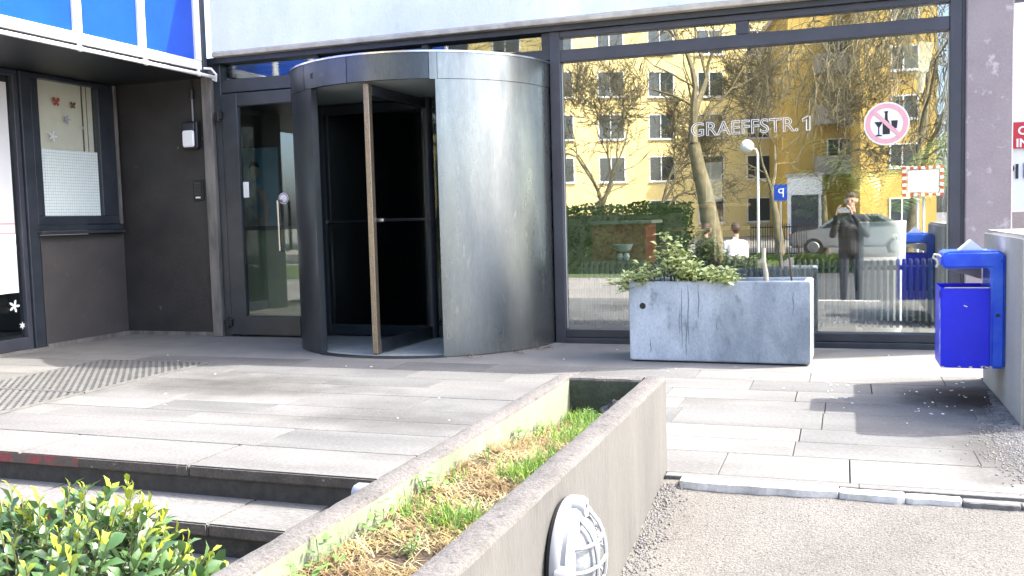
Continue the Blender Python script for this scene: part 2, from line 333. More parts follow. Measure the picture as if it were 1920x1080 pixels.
# right-hand side glazing of the lobby
sg = part('side_window', m_dark, [(0.98, 7.52, 0.0, 1.04, 12.3, 0.06), (0.98, 7.52, 2.39, 1.04, 12.3, 2.45), (0.98, 9.0, 0.06, 1.04, 9.06, 2.39), (0.98, 10.6, 0.06, 1.04, 10.66, 2.39)])
part('pane', g_clear, [(1.005, 7.54, 0.06, 1.013, 9.0, 2.39)], sg); part('pane', g_clear, [(1.005, 9.06, 0.06, 1.013, 10.6, 2.39)], sg); part('pane', g_clear, [(1.005, 10.66, 0.06, 1.013, 12.3, 2.39)], sg)
# big display window
dw = part('display_window', m_grey, [(-2.19, 7.22, 0.0, -2.105, 7.34, 2.46)], bevel=0.004)
part('right_jamb', m_grey, [(0.69, 7.22, 0.0, 0.767, 7.34, 2.46)], dw, bevel=0.004)
part('top_rail', m_grey, [(-2.104, 7.225, 2.412, 0.689, 7.335, 2.459)], dw, bevel=0.003)
part('transom', m_grey, [(-2.104, 7.225, 2.222, 0.689, 7.335, 2.315)], dw, bevel=0.004)
part('transom_post', m_grey, [(-0.752, 7.228, 2.316, -0.66, 7.332, 2.411)], dw, bevel=0.003)
part('bottom_rail', m_dark, [(-2.104, 7.22, 0.045, 0.689, 7.335, 0.108)], dw, bevel=0.004)
part('plinth_strip', m_dark, [(-2.104, 7.2, 0.0, 0.689, 7.34, 0.043)], dw, bevel=0.003)
part('glass_pane', g_shop, [(-2.104, 7.272, 0.108, 0.689, 7.28, 2.222)], dw)
part('fanlight_pane', g_shop, [(-2.104, 7.272, 2.316, -0.753, 7.28, 2.411)], dw); part('fanlight_pane', g_shop, [(-0.659, 7.272, 2.316, 0.689, 7.28, 2.411)], dw)
m_seal = M('pale_seal', (0.55, 0.55, 0.48), 0.5)
part('glazing_seal', m_seal, [(-2.1035, 7.262, 0.112, -2.098, 7.271, 2.218)], dw)
part('glazing_seal', m_seal, [(0.683, 7.262, 0.112, 0.6885, 7.271, 2.218)], dw)
# glazed side door left of the revolving door
sd = part('glazed_door', m_dark, [(-5.36, 7.23, 0.0, -5.285, 7.34, 2.46)], bevel=0.004)
part('door_head', m_dark, [(-5.284, 7.23, 2.2, -4.3, 7.34, 2.315)], sd, bevel=0.004)
part('fanlight_pane', g_door, [(-5.284, 7.28, 2.316, -4.3, 7.288, 2.458)], sd)
part('right_jamb', m_dark, [(-4.43, 7.235, 0.0, -4.36, 7.335, 2.199)], sd)
part('stile', m_dark, [(-5.276, 7.215, 0.02, -5.115, 7.275, 2.19)], sd, bevel=0.005); part('stile', m_dark, [(-4.55, 7.215, 0.02, -4.432, 7.275, 2.19)], sd, bevel=0.005)
part('top_rail', m_dark, [(-5.114, 7.216, 2.075, -4.551, 7.274, 2.19)], sd, bevel=0.004); part('bottom_rail', m_dark, [(-5.276, 7.212, 0.022, -4.551, 7.214, 0.185), (-5.114, 7.216, 0.02, -4.551, 7.274, 0.19)], sd)
part('glass_pane', g_door, [(-5.114, 7.24, 0.19, -4.551, 7.248, 2.075)], sd)
MB().tube([(-4.69, 7.214, 1.22), (-4.69, 7.155, 1.22), (-4.69, 7.155, 0.78), (-4.69, 7.214, 0.78)], 0.014, 8).build('pull_handle', m_steel, sd, smooth=True)
for z in (2.0, 0.13):
    MB().tube([(-5.3, 7.195, z-0.05), (-5.3, 7.195, z+0.05)], 0.016, 8).box(-5.34, 7.19, z-0.03, -5.26, 7.214, z+0.03).build('hinge', m_black, sd)
part('narrow_fanlight', g_door, [(-4.28, 7.28, 2.33, -2.26, 7.288, 2.44)])
part('fanlight_frame', m_dark, [(-4.299, 7.24, 2.25, -2.191, 7.33, 2.329), (-2.259, 7.242, 2.331, -2.191, 7.33, 2.46), (-3.3, 7.24, 2.331, -3.24, 7.33, 2.459), (-4.299, 7.242, 2.331, -4.281, 7.33, 2.46)])
# brown return wall of the alcove
part('alcove_wall', m_brown, [(-6.9, 7.25, 0.0, -5.47, 7.4, 2.47)])
part('wall_edge_strip', m_edge, [(-5.468, 7.19, 0.0, -5.365, 7.4, 2.44)], bevel=0.006)
part('wall_skirting', m_edge, [(-6.47, 7.238, 0.0, -5.47, 7.249, 0.035)])

# ================================================================== left wing with its cantilevered blue glazed storey
wg = thing('side_wing', 'building wing at left with blue glass panels above dark recessed ground floor', 'building')
XW, XB = -6.47, -5.35
part('lower_panel', m_brownl, [(-6.6, 6.26, 0.0, XW, 7.248, 0.97)], wg, bevel=0.004)
part('wall_skirting', m_edge, [(XW+0.001, 6.26, 0.0, XW+0.012, 7.237, 0.035)], wg)
wwin = part('window', m_dark, [(-6.55, 6.24, 1.06, XW+0.01, 7.248, 1.136), (-6.55, 6.24, 2.31, XW+0.01, 7.248, 2.345), (-6.55, 6.24, 1.137, XW+0.01, 6.318, 2.309), (-6.55, 7.0, 1.137, XW+0.01, 7.248, 2.309)], wg, bevel=0.004)
part('sill', m_dark, [(-6.55, 6.22, 0.975, XW+0.07, 7.2, 1.005), (-6.55, 6.24, 1.006, XW+0.002, 7.248, 1.059)], wwin, bevel=0.004)
part('upper_pane', g_clear, [(-6.51, 6.319, 1.72, -6.502, 6.999, 2.309)], wwin)
part('frosted_film', M('frosted', (0.66, 0.74, 0.7), 0.25, col2=(0.56, 0.64, 0.6), nscale=30, bump=0.6, bscale=150), [(-6.51, 6.319, 1.137, -6.5, 6.999, 1.718)], wwin)
b = MB()
for i in range(26):
    for k in range(22): y = 6.325+0.67*(i+0.5)/26; z = 1.142+0.57*(k+0.5)/22; b.box(-6.5, y-0.009, z-0.009, -6.4965, y+0.009, z+0.009)
b.build('film_dots', M('film_dot', (0.78, 0.83, 0.8), 0.3), wwin)
part('frame_trim', m_edge, [(XW+0.011, 7.19, 1.06, XW+0.03, 7.215, 2.345)], wwin)
part('room_blind', M('cream_blind', (0.8, 0.77, 0.64), 0.8, col2=(0.7, 0.67, 0.55), nscale=3), [(-6.56, 6.25, 1.66, -6.535, 7.24, 2.36)], wg)
part('blind_edge', M('olive_strip', (0.12, 0.11, 0.07), 0.8), [(-6.534, 6.87, 1.7, -6.53, 6.885, 2.34), (-6.534, 6.93, 1.7, -6.53, 6.935, 2.34)], wg)
part('post', m_dark, [(-6.6, 6.13, 0.0, XW+0.015, 6.238, 2.345)], wg, bevel=0.005)
wd2 = part('glazed_door', m_grey, [(-6.56, 4.9, 0.02, XW-0.01, 6.128, 0.12), (-6.56, 6.08, 0.12, XW-0.01, 6.128, 2.3), (-6.56, 4.9, 2.3, XW-0.01, 6.128, 2.345)], wg, bevel=0.004)
part('glass_pane', g_door, [(-6.53, 4.9, 0.121, -6.522, 6.079, 2.299)], wd2)
part('paper_sheet', M('paper_white', (0.78, 0.77, 0.76), 0.7, col2=(0.72, 0.72, 0.72), nscale=3), [(-6.521, 5.3, 0.5, -6.518, 6.045, 2.24)], wd2)
part('paper_stripe', M('pink_print', (0.6, 0.25, 0.27), 0.7), [(-6.5178, 5.3, 0.99, -6.517, 6.045, 1.0), (-6.5178, 5.3, 1.07, -6.517, 6.045, 1.08)], wd2)
part('threshold', m_screed, [(-6.6, 4.9, 0.0, XW+0.06, 6.25, 0.018)], wg)
part('room_wall', m_lobby, [(-7.6, 4.6, 0.0, -7.55, 7.24, 2.4)], wg)
part('room_floor', m_lobfl, [(-7.55, 4.6, 0.001, -6.61, 7.24, 0.01)], wg)
part('room_end_wall', m_lobby, [(-7.55, 4.5, 0.0, XW, 4.6, 2.35), (XW-0.13, 4.601, 0.0, XW, 4.899, 2.35)], wg)
part('soffit', m_black, [(-7.7, 1.0, 2.352, XB-0.03, 7.25, 2.384)], wg)
part('upper_storey', m_dark, [(-7.7, 1.0, 2.386, XB-0.06, 7.128, 4.0)], wg)
part('corner_cladding', m_grey, [(XB-0.06, 7.072, 2.36, XB+0.012, 7.128, 4.0)], wg, bevel=0.003)
part('bottom_frame', m_wpaint, [(XB-0.055, 1.0, 2.388, XB, 7.071, 2.468)], wg, bevel=0.005)
for y in (1.95, 2.69, 3.43, 4.17, 4.91, 5.645, 6.33, 7.02):
    part('mullion', m_wpaint, [(XB-0.055, y-0.04 if y < 7 else 6.995, 2.469, XB+0.002, y+0.04 if y < 7 else 7.07, 4.0)], wg, bevel=0.004)
ys = [1.99, 2.73, 3.47, 4.21, 4.95, 5.685, 6.37]
for y, y2 in zip(ys, [2.65, 3.39, 4.13, 4.87, 5.605, 6.29, 6.994]):
    part('glass_panel', m_bluep, [(XB-0.05, y, 2.469, XB-0.022, y2, 4.0)], wg)
# cable pipe along the eaves
MB().tube([(XB+0.02, 1.0, 2.345), (XB+0.02, 7.2, 2.345), (XB+0.02, 7.24, 2.35)], 0.016, 8).build('eaves_pipe', m_wpaint, wg, smooth=True)
for y in (2.6, 3.6, 4.6, 5.63, 6.33, 7.0): MB().tube([(XB+0.02, y-0.012, 2.345), (XB+0.02, y+0.012, 2.345)], 0.022, 8).box(XB, y-0.01, 2.345, XB+0.02, y+0.01, 2.39).build('pipe_clip', m_wpaint, wg)
MB().tube([(XB+0.03, 7.05, 2.4), (XB+0.07, 7.1, 2.4), (XB+0.1, 7.13, 2.35), (XB+0.08, 7.15, 2.3), (XB+0.03, 7.17, 2.32)], 0.01, 6).build('cable_loop', m_wpaint, wg, smooth=True)

#@@DRUM
# ================================================================== revolving door
DX, DY, DR = -3.29, YF, 1.09
rv = thing('revolving_door', 'revolving door in a curved brushed metal drum', 'door')
T = 0.035; ZH = 2.025; ZT = 2.215
MB().arc(DX, DY, DR-T, DR, 299, 360, 0.006, ZH, 40).build('drum_wall', m_metal, rv, smooth=True)['label'] = 'wide curved metal drum wall right of the opening'
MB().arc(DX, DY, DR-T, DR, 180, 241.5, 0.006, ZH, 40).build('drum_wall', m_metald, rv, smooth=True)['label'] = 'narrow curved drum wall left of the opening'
for a in (241.5, 299):
    MB().arc(DX, DY, DR-T-0.012, DR+0.006, a-0.9, a+0.9, 0.005, ZH, 3).build('jamb_strip', m_metald if a < 260 else m_metal, rv)
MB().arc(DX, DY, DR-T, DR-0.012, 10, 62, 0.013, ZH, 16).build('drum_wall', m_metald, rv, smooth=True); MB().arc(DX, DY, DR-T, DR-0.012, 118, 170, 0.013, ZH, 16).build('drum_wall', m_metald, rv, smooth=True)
for a0, a1 in ((180, 237), (237.3, 262.8), (263.1, 295.8), (299.1, 360)):
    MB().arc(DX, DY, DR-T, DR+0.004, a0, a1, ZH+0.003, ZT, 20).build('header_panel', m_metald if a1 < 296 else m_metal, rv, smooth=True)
MB().arc(DX, DY, DR-T, DR+0.009, 296, 298.9, ZH-0.002, ZT, 4).build('header_panel', m_metal, rv)
MB().arc(DX, DY, DR-0.02, DR+0.014, 180, 360, ZT+0.001, ZT+0.014, 60).build('top_trim', m_steel, rv, smooth=True)
MB().lathe([(DR-T-0.002, ZH+0.01), (DR-T-0.002, ZH+0.05)], 48, (DX, DY, 0)).build('ceiling_disc', M('drum_ceiling', (0.32, 0.36, 0.35), 0.5), rv)
MB().lathe([(DR+0.002, ZT-0.02), (DR+0.002, ZT)], 64, (DX, DY, 0)).build('roof_disc', m_grey, rv)
MB().lathe([(DR-T-0.004, 0.013), (DR-T-0.004, 0.018)], 48, (DX, DY, 0)).build('floor_disc', M('drum_floor', (0.3, 0.32, 0.31), 0.6, col2=(0.24, 0.26, 0.25), nscale=8, fine=0.15), rv)
MB().arc(DX, DY, DR-T+0.005, DR+0.012, 241.5, 299, 0.001, 0.012, 20).build('threshold_strip', m_metald, rv)
ca = thing('centre_column', '', ''); del ca['label'], ca['category']; ca.parent = rv
def wing(ang, brass):
    R = Matrix.Translation((DX, DY, 0)) @ Matrix.Rotation(rad(ang), 4, 'Z')
    w = MB().box(0.06, -0.012, 0.1, 1.0, -0.004, 1.96).build('leaf_pane', g_drum, None); 
    ps = [w, MB().box(0.985, -0.022, 0.025, 1.04, 0.022, 2.02).build('leaf_stile', m_brass if brass else m_dark, None, bevel=0.004),
          MB().box(0.06, -0.022, 0.03, 0.984, 0.022, 0.12).build('leaf_rail', m_metald if brass else m_dark, None, bevel=0.004),
          MB().box(0.06, -0.022, 1.94, 0.984, 0.022, 2.018).build('leaf_rail', m_dark, None, bevel=0.004),
          MB().tube([(0.13, 0.06, 1.02), (0.95, 0.06, 1.02)], 0.011, 8).tube([(0.95, -0.03, 1.02), (0.95, 0.07, 1.02)], 0.017, 10).tube([(0.15, 0, 1.02), (0.15, 0.06, 1.02)], 0.011, 8).build('push_bar', m_steel, None, smooth=True)]
    lf = bpy.data.objects.new('door_leaf', None); C.objects.link(lf); lf.parent = rv; lf.matrix_local = R
    for q in ps: q.parent = lf
bpy.data.objects.remove(ca)
MB().tube([(DX, DY, 0.02), (DX, DY, 2.03)], 0.05, 16).build('centre_column', m_dark, rv, smooth=True)
for k, a in enumerate((269.5, 359.5, 89.5, 179.5)): wing(a, k == 0)
def on_drum(x, z):  # letters fixed round the header
    return None
def hdr_text(ch, ang, z, mat, size):
    mt = Matrix.Translation((DX, DY, z)) @ Matrix.Rotation(rad(ang+90), 4, 'Z') @ Matrix.Translation((0, -DR-0.007, 0)) @ FACEY
    return flat_text(ch, size, 'header_letter', mat, rv, mt, extr=0.001, bold=0.002)
hdr_text('K', 242.5, 2.1, m_black, 0.05)
m_ghost = M('letter_ghost', (0.1, 0.11, 0.125), 0.5, 0.6)
for a, w in ((250, 1.3), (257.5, 1.6), (277.5, 1.4)):
    MB().arc(DX, DY, DR+0.003, DR+0.0055, a-w, a+w, 2.1, 2.13, 4).build('letter_mark', m_ghost, rv)
#@@OBJECTS
# ================================================================== low wall at the right with the litter bin
lw = thing('low_wall', 'low beige rendered wall running along the right edge', 'wall')
pts = [(0.757, 4.72), (0.757, 5.98), (0.775, 6.025), (0.815, 6.05), (1.02, 6.05), (1.02, 4.72)]
MB().prism(pts, 'z', -0.55, 0.868).build('wall_body', m_wallc, lw, bevel=0.018, seg=3, smooth=True)
# litter bin hung on the wall
bn = thing('litter_bin', 'blue metal litter bin with hood hung on the low wall', 'bin')
def ring(b, x0, y0, x1, y1, z0, z1, t):
    o = [(x0, y0), (x1, y0), (x1, y1), (x0, y1)]; i = [(x0+t, y0+t), (x1-t, y0+t), (x1-t, y1-t), (x0+t, y1-t)]
    v = [(p[0], p[1], z0) for p in o] + [(p[0], p[1], z1) for p in o] + [(p[0], p[1], z1) for p in i] + [(p[0], p[1], z0+t) for p in i]
    f = [(3, 2, 1, 0)] + [(k, (k+1) % 4, 4+(k+1) % 4, 4+k) for k in range(4)] + [(4+k, 4+(k+1) % 4, 8+(k+1) % 4, 8+k) for k in range(4)] + [(8+k, 8+(k+1) % 4, 12+(k+1) % 4, 12+k) for k in range(4)] + [(12, 13, 14, 15)]
    b._add(v, f); return b
ring(MB(), 0.462, 5.19, 0.686, 5.5, 0.19, 0.598, 0.006).build('bucket', m_bin, bn, bevel=0.007, seg=2, smooth=True)
MB().box(0.478, 5.1865, 0.595, 0.684, 5.189, 0.6).build('bucket_rim', m_steel, bn)
b = MB().prism([(0.688, 0.19), (0.754, 0.19), (0.754, 0.766), (0.72, 0.78), (0.5, 0.78), (0.464, 0.766), (0.462, 0.705), (0.49, 0.692), (0.688, 0.694)], 'y', 5.185, 5.5)
b.build('hood', m_binhood, bn, bevel=0.012, seg=3, smooth=True)
MB().prism([(0.49, 0.688), (0.682, 0.69), (0.682, 0.62), (0.62, 0.64), (0.52, 0.672)], 'y', 5.475, 5.492).build('ash_plate', M('galvanised', (0.45, 0.46, 0.44), 0.5, 0.5, col2=(0.3, 0.31, 0.3), nscale=20), bn)
MB().tube([(0.72, 5.18, 0.46), (0.72, 5.19, 0.46)], 0.009, 12).build('lock', m_black, bn); MB().tube([(0.735, 5.18, 0.73), (0.735, 5.19, 0.73)], 0.004, 8).build('rivet', m_black, bn)
MB().box(0.4585, 5.215, 0.545, 0.4615, 5.245, 0.578).build('hook_slot', m_black, bn)
m_sticker = M('torn_sticker', (0.6, 0.66, 0.7), 0.7, col2=(0.15, 0.25, 0.6), nscale=30, namt=(0.45, 0.55))
MB().prism([(5.2, 0.44), (5.25, 0.43), (5.26, 0.5), (5.23, 0.53), (5.2, 0.51)], 'x', 0.4595, 0.4615).build('torn_sticker', m_sticker, bn)
MB().prism([(5.195, 0.27), (5.25, 0.25), (5.24, 0.36), (5.21, 0.39)], 'x', 0.4595, 0.4615).build('torn_sticker', m_sticker, bn)
MB().obox((0.575, 5.187, 0.505), (0.009, 0.0015, 0.003), Matrix.Rotation(rad(20), 3, 'Y')).build('scratch', m_steel, bn)
rg = random.Random(3)
for x in (0.47, 0.55, 0.6, 0.655, 0.67):
    MB().obox((x, 5.1885, 0.193+rg.uniform(0, .008)), (rg.uniform(.006, .014), 0.001, rg.uniform(.002, .005)), Matrix.Rotation(rg.uniform(-.5, .5), 3, 'Y')).build('chip', m_steel, bn)
# folded white card on the bin, string at its side
tag(MB()._add([(0.55, 5.25, 0.782), (0.665, 5.25, 0.782), (0.665, 5.36, 0.782), (0.55, 5.36, 0.782), (0.605, 5.24, 0.835), (0.61, 5.37, 0.835), (0.607, 5.3, 0.79)], [(0, 1, 4), (3, 5, 2), (0, 4, 5, 3), (1, 2, 5, 4), (0, 3, 2, 1)]).build('paper_litter', MATS['paper_white']), 'crumpled white paper lying on the hood of the blue bin', 'litter')
tag(MB().tube([(0.462, 5.21, 0.75), (0.45, 5.2, 0.762), (0.43, 5.2, 0.765), (0.425, 5.2, 0.748), (0.44, 5.2, 0.74), (0.448, 5.2, 0.72), (0.44, 5.2, 0.7)], 0.006, 6).build('string', M('old_string', (0.5, 0.48, 0.38), 0.9)), 'frayed pale string tied at the left side of the blue bin', 'string')

# ================================================================== long concrete trough beside the steps
tr = thing('concrete_trough', 'long grey concrete planting trough beside the steps, dry grass inside', 'planter')
X0, X1, I0, I1, Y0, Y1, ZT2 = -1.095, -0.657, -1.028, -0.738, 0.9, 3.63, 0.37
def wallgrid(name, mat, fn, nu, nv, parent):
    b = MB()
    for j in range(nv+1):
        for i in range(nu+1): b.v.append(fn(i/nu, j/nv))
    for j in range(nv):
        for i in range(nu): a = j*(nu+1)+i; b.f.append((a, a+1, a+nu+2, a+nu+1))
    return b.build(name, mat, parent, smooth=True, recalc=False)
def jit(p, a, s=23): n = noise.noise_vector(Vector(p)*s)*a; return (p[0]+n.x, p[1]+n.y, p[2]+n.z)
A = 0.0022; e = 0.012
def prof(pts, name, mat, y0, y1, n=120):   # profile in XZ swept along Y, slightly uneven cast edges
    k = len(pts)-1
    return wallgrid(name, mat, lambda u, v: jit((pts[round(v*k)][0], y0+(y1-y0)*u, pts[round(v*k)][1]), A), n, k, tr)
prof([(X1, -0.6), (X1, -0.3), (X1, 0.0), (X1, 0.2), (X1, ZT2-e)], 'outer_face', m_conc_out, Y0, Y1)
prof([(X1, ZT2-e), (X1-0.3*e, ZT2-0.3*e), (X1-e, ZT2), (X1-0.04, ZT2+0.001), (I1+e, ZT2), (I1+0.3*e, ZT2-0.3*e), (I1, ZT2-e)], 'rim', m_conc_top, Y0, Y1)
prof([(I1, ZT2-e), (I1, 0.2), (I1, 0.1)], 'inner_face', m_conc_in, Y0, Y1-0.07)
prof([(I0, 0.1), (I0, 0.2), (I0, 0.3), (I0, ZT2-e)], 'inner_face', m_conc_in, Y0, Y1-0.07)
prof([(I0, ZT2-e), (I0-0.3*e, ZT2-0.3*e), (I0-e, ZT2), (X0+0.03, ZT2), (X0+e, ZT2), (X0+0.3*e, ZT2-0.3*e), (X0, ZT2-e)], 'rim', m_conc_top, Y0, Y1)
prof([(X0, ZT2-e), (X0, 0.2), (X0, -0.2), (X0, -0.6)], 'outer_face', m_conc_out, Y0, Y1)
def profx(pts, name, mat, x0, x1, n=24):
    k = len(pts)-1
    return wallgrid(name, mat, lambda u, v: jit((x1+(x0-x1)*u, pts[round(v*k)][0], pts[round(v*k)][1]), A), n, k, tr)
profx([(Y1-0.07, 0.1), (Y1-0.07, 0.2), (Y1-0.07, ZT2-e)], 'end_face', m_conc_end, I1, I0)
profx([(Y1-0.07, ZT2-e), (Y1-0.07+0.3*e, ZT2-0.3*e), (Y1-0.07+e, ZT2-0.001), (Y1-e, ZT2-0.001), (Y1-0.3*e, ZT2-0.3*e), (Y1, ZT2-e)], 'rim', m_conc_top, I1, I0)
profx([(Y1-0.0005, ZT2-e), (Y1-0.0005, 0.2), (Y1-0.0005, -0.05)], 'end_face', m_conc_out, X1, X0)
def soilz(x, y): return 0.2 + 0.1*min(1, max(0, (3.5-y)/0.9)) + 0.018*noise.noise((x*6, y*4, 1)) + 0.01*noise.noise((x*20, y*20, 5))
wallgrid('soil', m_soil, lambda u, v: (I0+0.001+(I1-I0-0.002)*u, Y0+(Y1-0.072-Y0)*v, soilz(I0+(I1-I0)*u, Y0+(Y1-Y0)*v)), 16, 140, tr)
# dry grass, green grass and weeds: nobody could count them
def blades(name, label, cat, mat, n, cond, ln, wd_, flat, seed):
    q = random.Random(seed); b = MB()
    while n > 0:
        x = q.uniform(I0+0.004, I1-0.004); y = q.uniform(0.95, Y1-0.08)
        if q.random() > cond(x, y): continue
        n -= 1; a = q.uniform(0, 6.283); l = ln*q.uniform(0.4, 1.3); el = q.uniform(*flat); w = wd_*q.uniform(0.6, 1.3)
        d = Vector((math.cos(a)*math.cos(el), math.sin(a)*math.cos(el), math.sin(el))); s = Vector((-math.sin(a), math.cos(a), 0))*w
        p = Vector((x, y, soilz(x, y)-0.003+q.uniform(0, .012))); p1 = p+d*l*0.5+Vector((0, 0, l*0.12)); p2 = p+d*l - Vector((0, 0, l*0.15*q.random()))
        for pp in (p1, p2): pp.x = min(I1-0.002, max(I0+0.002, pp.x))
        b._add([p-s, p+s, p1+s*0.8, p1-s*0.8, p2], [(0, 1, 2, 3), (3, 2, 4)])
    return tag(b.build(name, mat, recalc=False), label, cat, kind='stuff')
nz = lambda x, y, s, o: noise.noise((x*s, y*s, o))*0.5+0.5
blades('dry_grass', 'matted straw coloured dry grass filling the concrete trough', 'grass', M('straw', (0.36, 0.28, 0.12), 0.85, col2=(0.15, 0.085, 0.04), nscale=9, col3=(0.42, 0.36, 0.2), s3=14, t3=(.5, .62), trans=0.25), 8500, lambda x, y: max(0.04, min(1, 2.6*(nz(x, y, 9, 3)-0.28))), 0.06, 0.0014, (-0.15, 0.4), 1)
blades('green_grass', 'fresh green grass tufts growing through the dry grass', 'grass', M('fresh_grass', (0.2, 0.3, 0.045), 0.7, col2=(0.09, 0.19, 0.03), nscale=9, trans=0.35), 3400, lambda x, y: max(0, min(1, (nz(x, y, 4.2, 9)-0.6)*5 + (0.5 if (x < I0+0.07 and nz(x, y, 6, 4) > .5) else 0) + (0.35 if y > 3.0 else 0))), 0.06, 0.0016, (0.35, 1.35), 2)
q = random.Random(11); b = MB()
for wx, wy, sc_ in [(-1.0, 1.62, 1), (-0.98, 1.86, 1.2), (-1.0, 2.14, 1.1), (-0.97, 2.5, .8), (-1.0, 2.86, .9), (-0.86, 1.75, .7), (-0.82, 3.38, .9), (-0.9, 3.42, .9), (-0.8, 3.28, .8), (-1.0, 3.1, .8), (-0.8, 1.9, .6), (-0.95, 1.45, 1.2)]:
    for k in range(26):
        a = q.uniform(0, 6.28); rr = q.uniform(0, .045)*sc_; h = q.uniform(.0, .055)*sc_
        c = Vector((min(I1-.01, max(I0+.012, wx+rr*math.cos(a))), wy+rr*1.4*math.sin(a), soilz(wx, wy)+0.008+h)); l = q.uniform(.008, .017)*sc_
        a2 = q.uniform(0, 6.28); d = Vector((math.cos(a2), math.sin(a2), q.uniform(-.2, .6))).normalized(); s = d.cross(Vector((0, 0, 1))).normalized()*l*.45
        b._add([c-d*l, c+s, c+d*l, c-s], [(0, 1, 2, 3)])
        if k % 4 == 0: b._add([Vector((wx, wy, soilz(wx, wy)-.01)), c, c+Vector((.002, .002, 0))], [(0, 1, 2)])
tag(b.build('weeds', M('weed_leaf', (0.16, 0.26, 0.06), 0.6, col2=(0.1, 0.19, 0.05), nscale=20, trans=0.3), recalc=False), 'small leafy green weeds along the inner wall of the trough', 'weeds', kind='stuff')
# black plastic bag at the far end
b = MB(); n1, n2 = 12, 16
for i in range(n1+1):
    t = math.pi*i/n1
    for j in range(n2):
        f_ = 2*math.pi*j/n2; p = Vector((math.sin(t)*math.cos(f_), math.sin(t)*math.sin(f_), math.cos(t)))
        rr = 1+0.35*noise.noise(p*1.7+Vector((3, 1, 0)))+0.18*noise.noise(p*4.5)
        if p.z > 0.3 and p.x > 0: rr *= 1.25
        b.v.append((-0.835+0.05*p.x*rr, 3.46+0.06*p.y*rr, 0.24+0.05*p.z*rr))
for i in range(n1):
    for j in range(n2): b.f.append((i*n2+j, i*n2+(j+1) % n2, (i+1)*n2+(j+1) % n2, (i+1)*n2+j))
tag(b.build('plastic_bag', M('black_plastic', (0.012, 0.012, 0.014), 0.3)), 'crumpled black plastic bag at the far end of the trough', 'litter')

# round caged bulkhead lamps on both sides of the trough
def bulkhead(x, y, z, sgn, label):
    L = thing('bulkhead_lamp', label, 'lamp', 'wall lamps on the trough')
    ax = 'x' if sgn > 0 else '-x'; c = (x, y, z)
    MB().lathe([(0.158, 0.001), (0.16, 0.012)], 40, c, ax).build('gasket', m_rub, L)
    MB().lathe([(0.162, 0.0125), (0.165, 0.03), (0.158, 0.042), (0.1, 0.043)], 40, c, ax).build('base_plate', m_lampw, L, smooth=True)
    MB().lathe([(0.146, 0.03), (0.15, 0.058), (0.14, 0.072), (0.112, 0.078), (0.108, 0.06)], 40, c, ax).build('front_ring', m_lampw, L, smooth=True)
    pr = [(0.112*math.cos(t), 0.055+0.062*math.sin(t)) for t in [i*math.pi/2/9 for i in range(10)]]
    MB().lathe(pr[:-1]+[(0.004, 0.117)], 40, c, ax).build('glass_dome', m_dome, L, smooth=True)
    def P(u, v):   # point over the dome
        rr = math.hypot(u, v); h = 0.062*math.sqrt(max(0, 1-min(1, rr/0.122)**2)); return (x+sgn*(0.062+h+0.008), y+u, z+v)
    cage = MB()
    for u in (-0.045, 0.045): cage.tube([P(u, -0.125+0.25*i/14) for i in range(15)], 0.0065, 6)
    for v in (-0.06, 0.0, 0.06): cage.tube([P(-0.125+0.25*i/14, v) for i in range(15)], 0.0055, 6)
    cage.build('cage', m_lampw, L, smooth=True)
    for a in (0, 90, 180, 270):
        cy, cz = y+0.142*math.sin(rad(a)), z+0.142*math.cos(rad(a))
        MB().lathe([(0.03, 0.03), (0.03, 0.07), (0.024, 0.082)], 14, (x, cy, cz), ax).build('fixing_lug', m_lampw, L, smooth=True)
        MB().lathe([(0.006, 0.0825), (0.006, 0.0835)], 10, (x, y+0.146*math.sin(rad(a)), z+0.146*math.cos(rad(a))), ax).build('screw', m_black, L)
    pivot(L, c); L.scale = (.78, .9, .9)
bulkhead(X1+0.004, 2.165, 0.172, 1, 'round white caged lamp facing the asphalt ramp on trough side')
bulkhead(X0-0.004, 2.06, 0.195, -1, 'white lamp half hidden behind the trough, facing the steps')

# ================================================================== precast planter box by the window
pb = thing('planter_box', 'grey cast concrete planter box standing before the large window', 'planter')
R = Matrix.Rotation(rad(-1.5), 4, 'Z')
b = ring(MB(), -0.595, -0.21, 0.595, 0.21, 0.012, 0.552, 0.045).build('box_body', m_box, pb, bevel=0.007, seg=2)
MB().box(-0.56, -0.18, 0.0, 0.56, 0.18, 0.0125).build('foot', m_joint, pb)
MB().box(-0.549, -0.164, 0.35, 0.549, 0.164, 0.5).build('soil', m_soil, pb)
MB().lathe([(0.022, 0.0), (0.022, 0.03)], 14, (-0.5, -0.2115, 0.385), 'y').build('drain_hole', m_rub, pb)
for i, (x, z0, z1) in enumerate([(-0.235, 0.1, 0.5), (-0.19, 0.13, 0.53), (-0.205, 0.05, 0.3), (-0.12, 0.3, 0.53), (0.49, 0.33, 0.48), (-0.45, 0.06, 0.16), (-0.25, 0.2, 0.36), (0.0, 0.22, 0.3)]):
    n = 7; l = [(x+0.003*math.sin(i+k*1.3)-0.0022*math.sin(math.pi*k/n), z0+(z1-z0)*k/n) for k in range(n+1)]; rr_ = [(p[0]+0.0022+0.004*math.sin(math.pi*k/n), p[1]) for k, p in enumerate(l)]
    MB().prism(l+rr_[::-1], 'y', -0.2112, -0.2102).build('rain_streak', M('streak', (0.11, 0.13, 0.145), 0.9, col2=(0.2, 0.23, 0.25), nscale=40), pb)
pb.matrix_world = Matrix.Translation((-0.795, 6.545, 0)) @ R
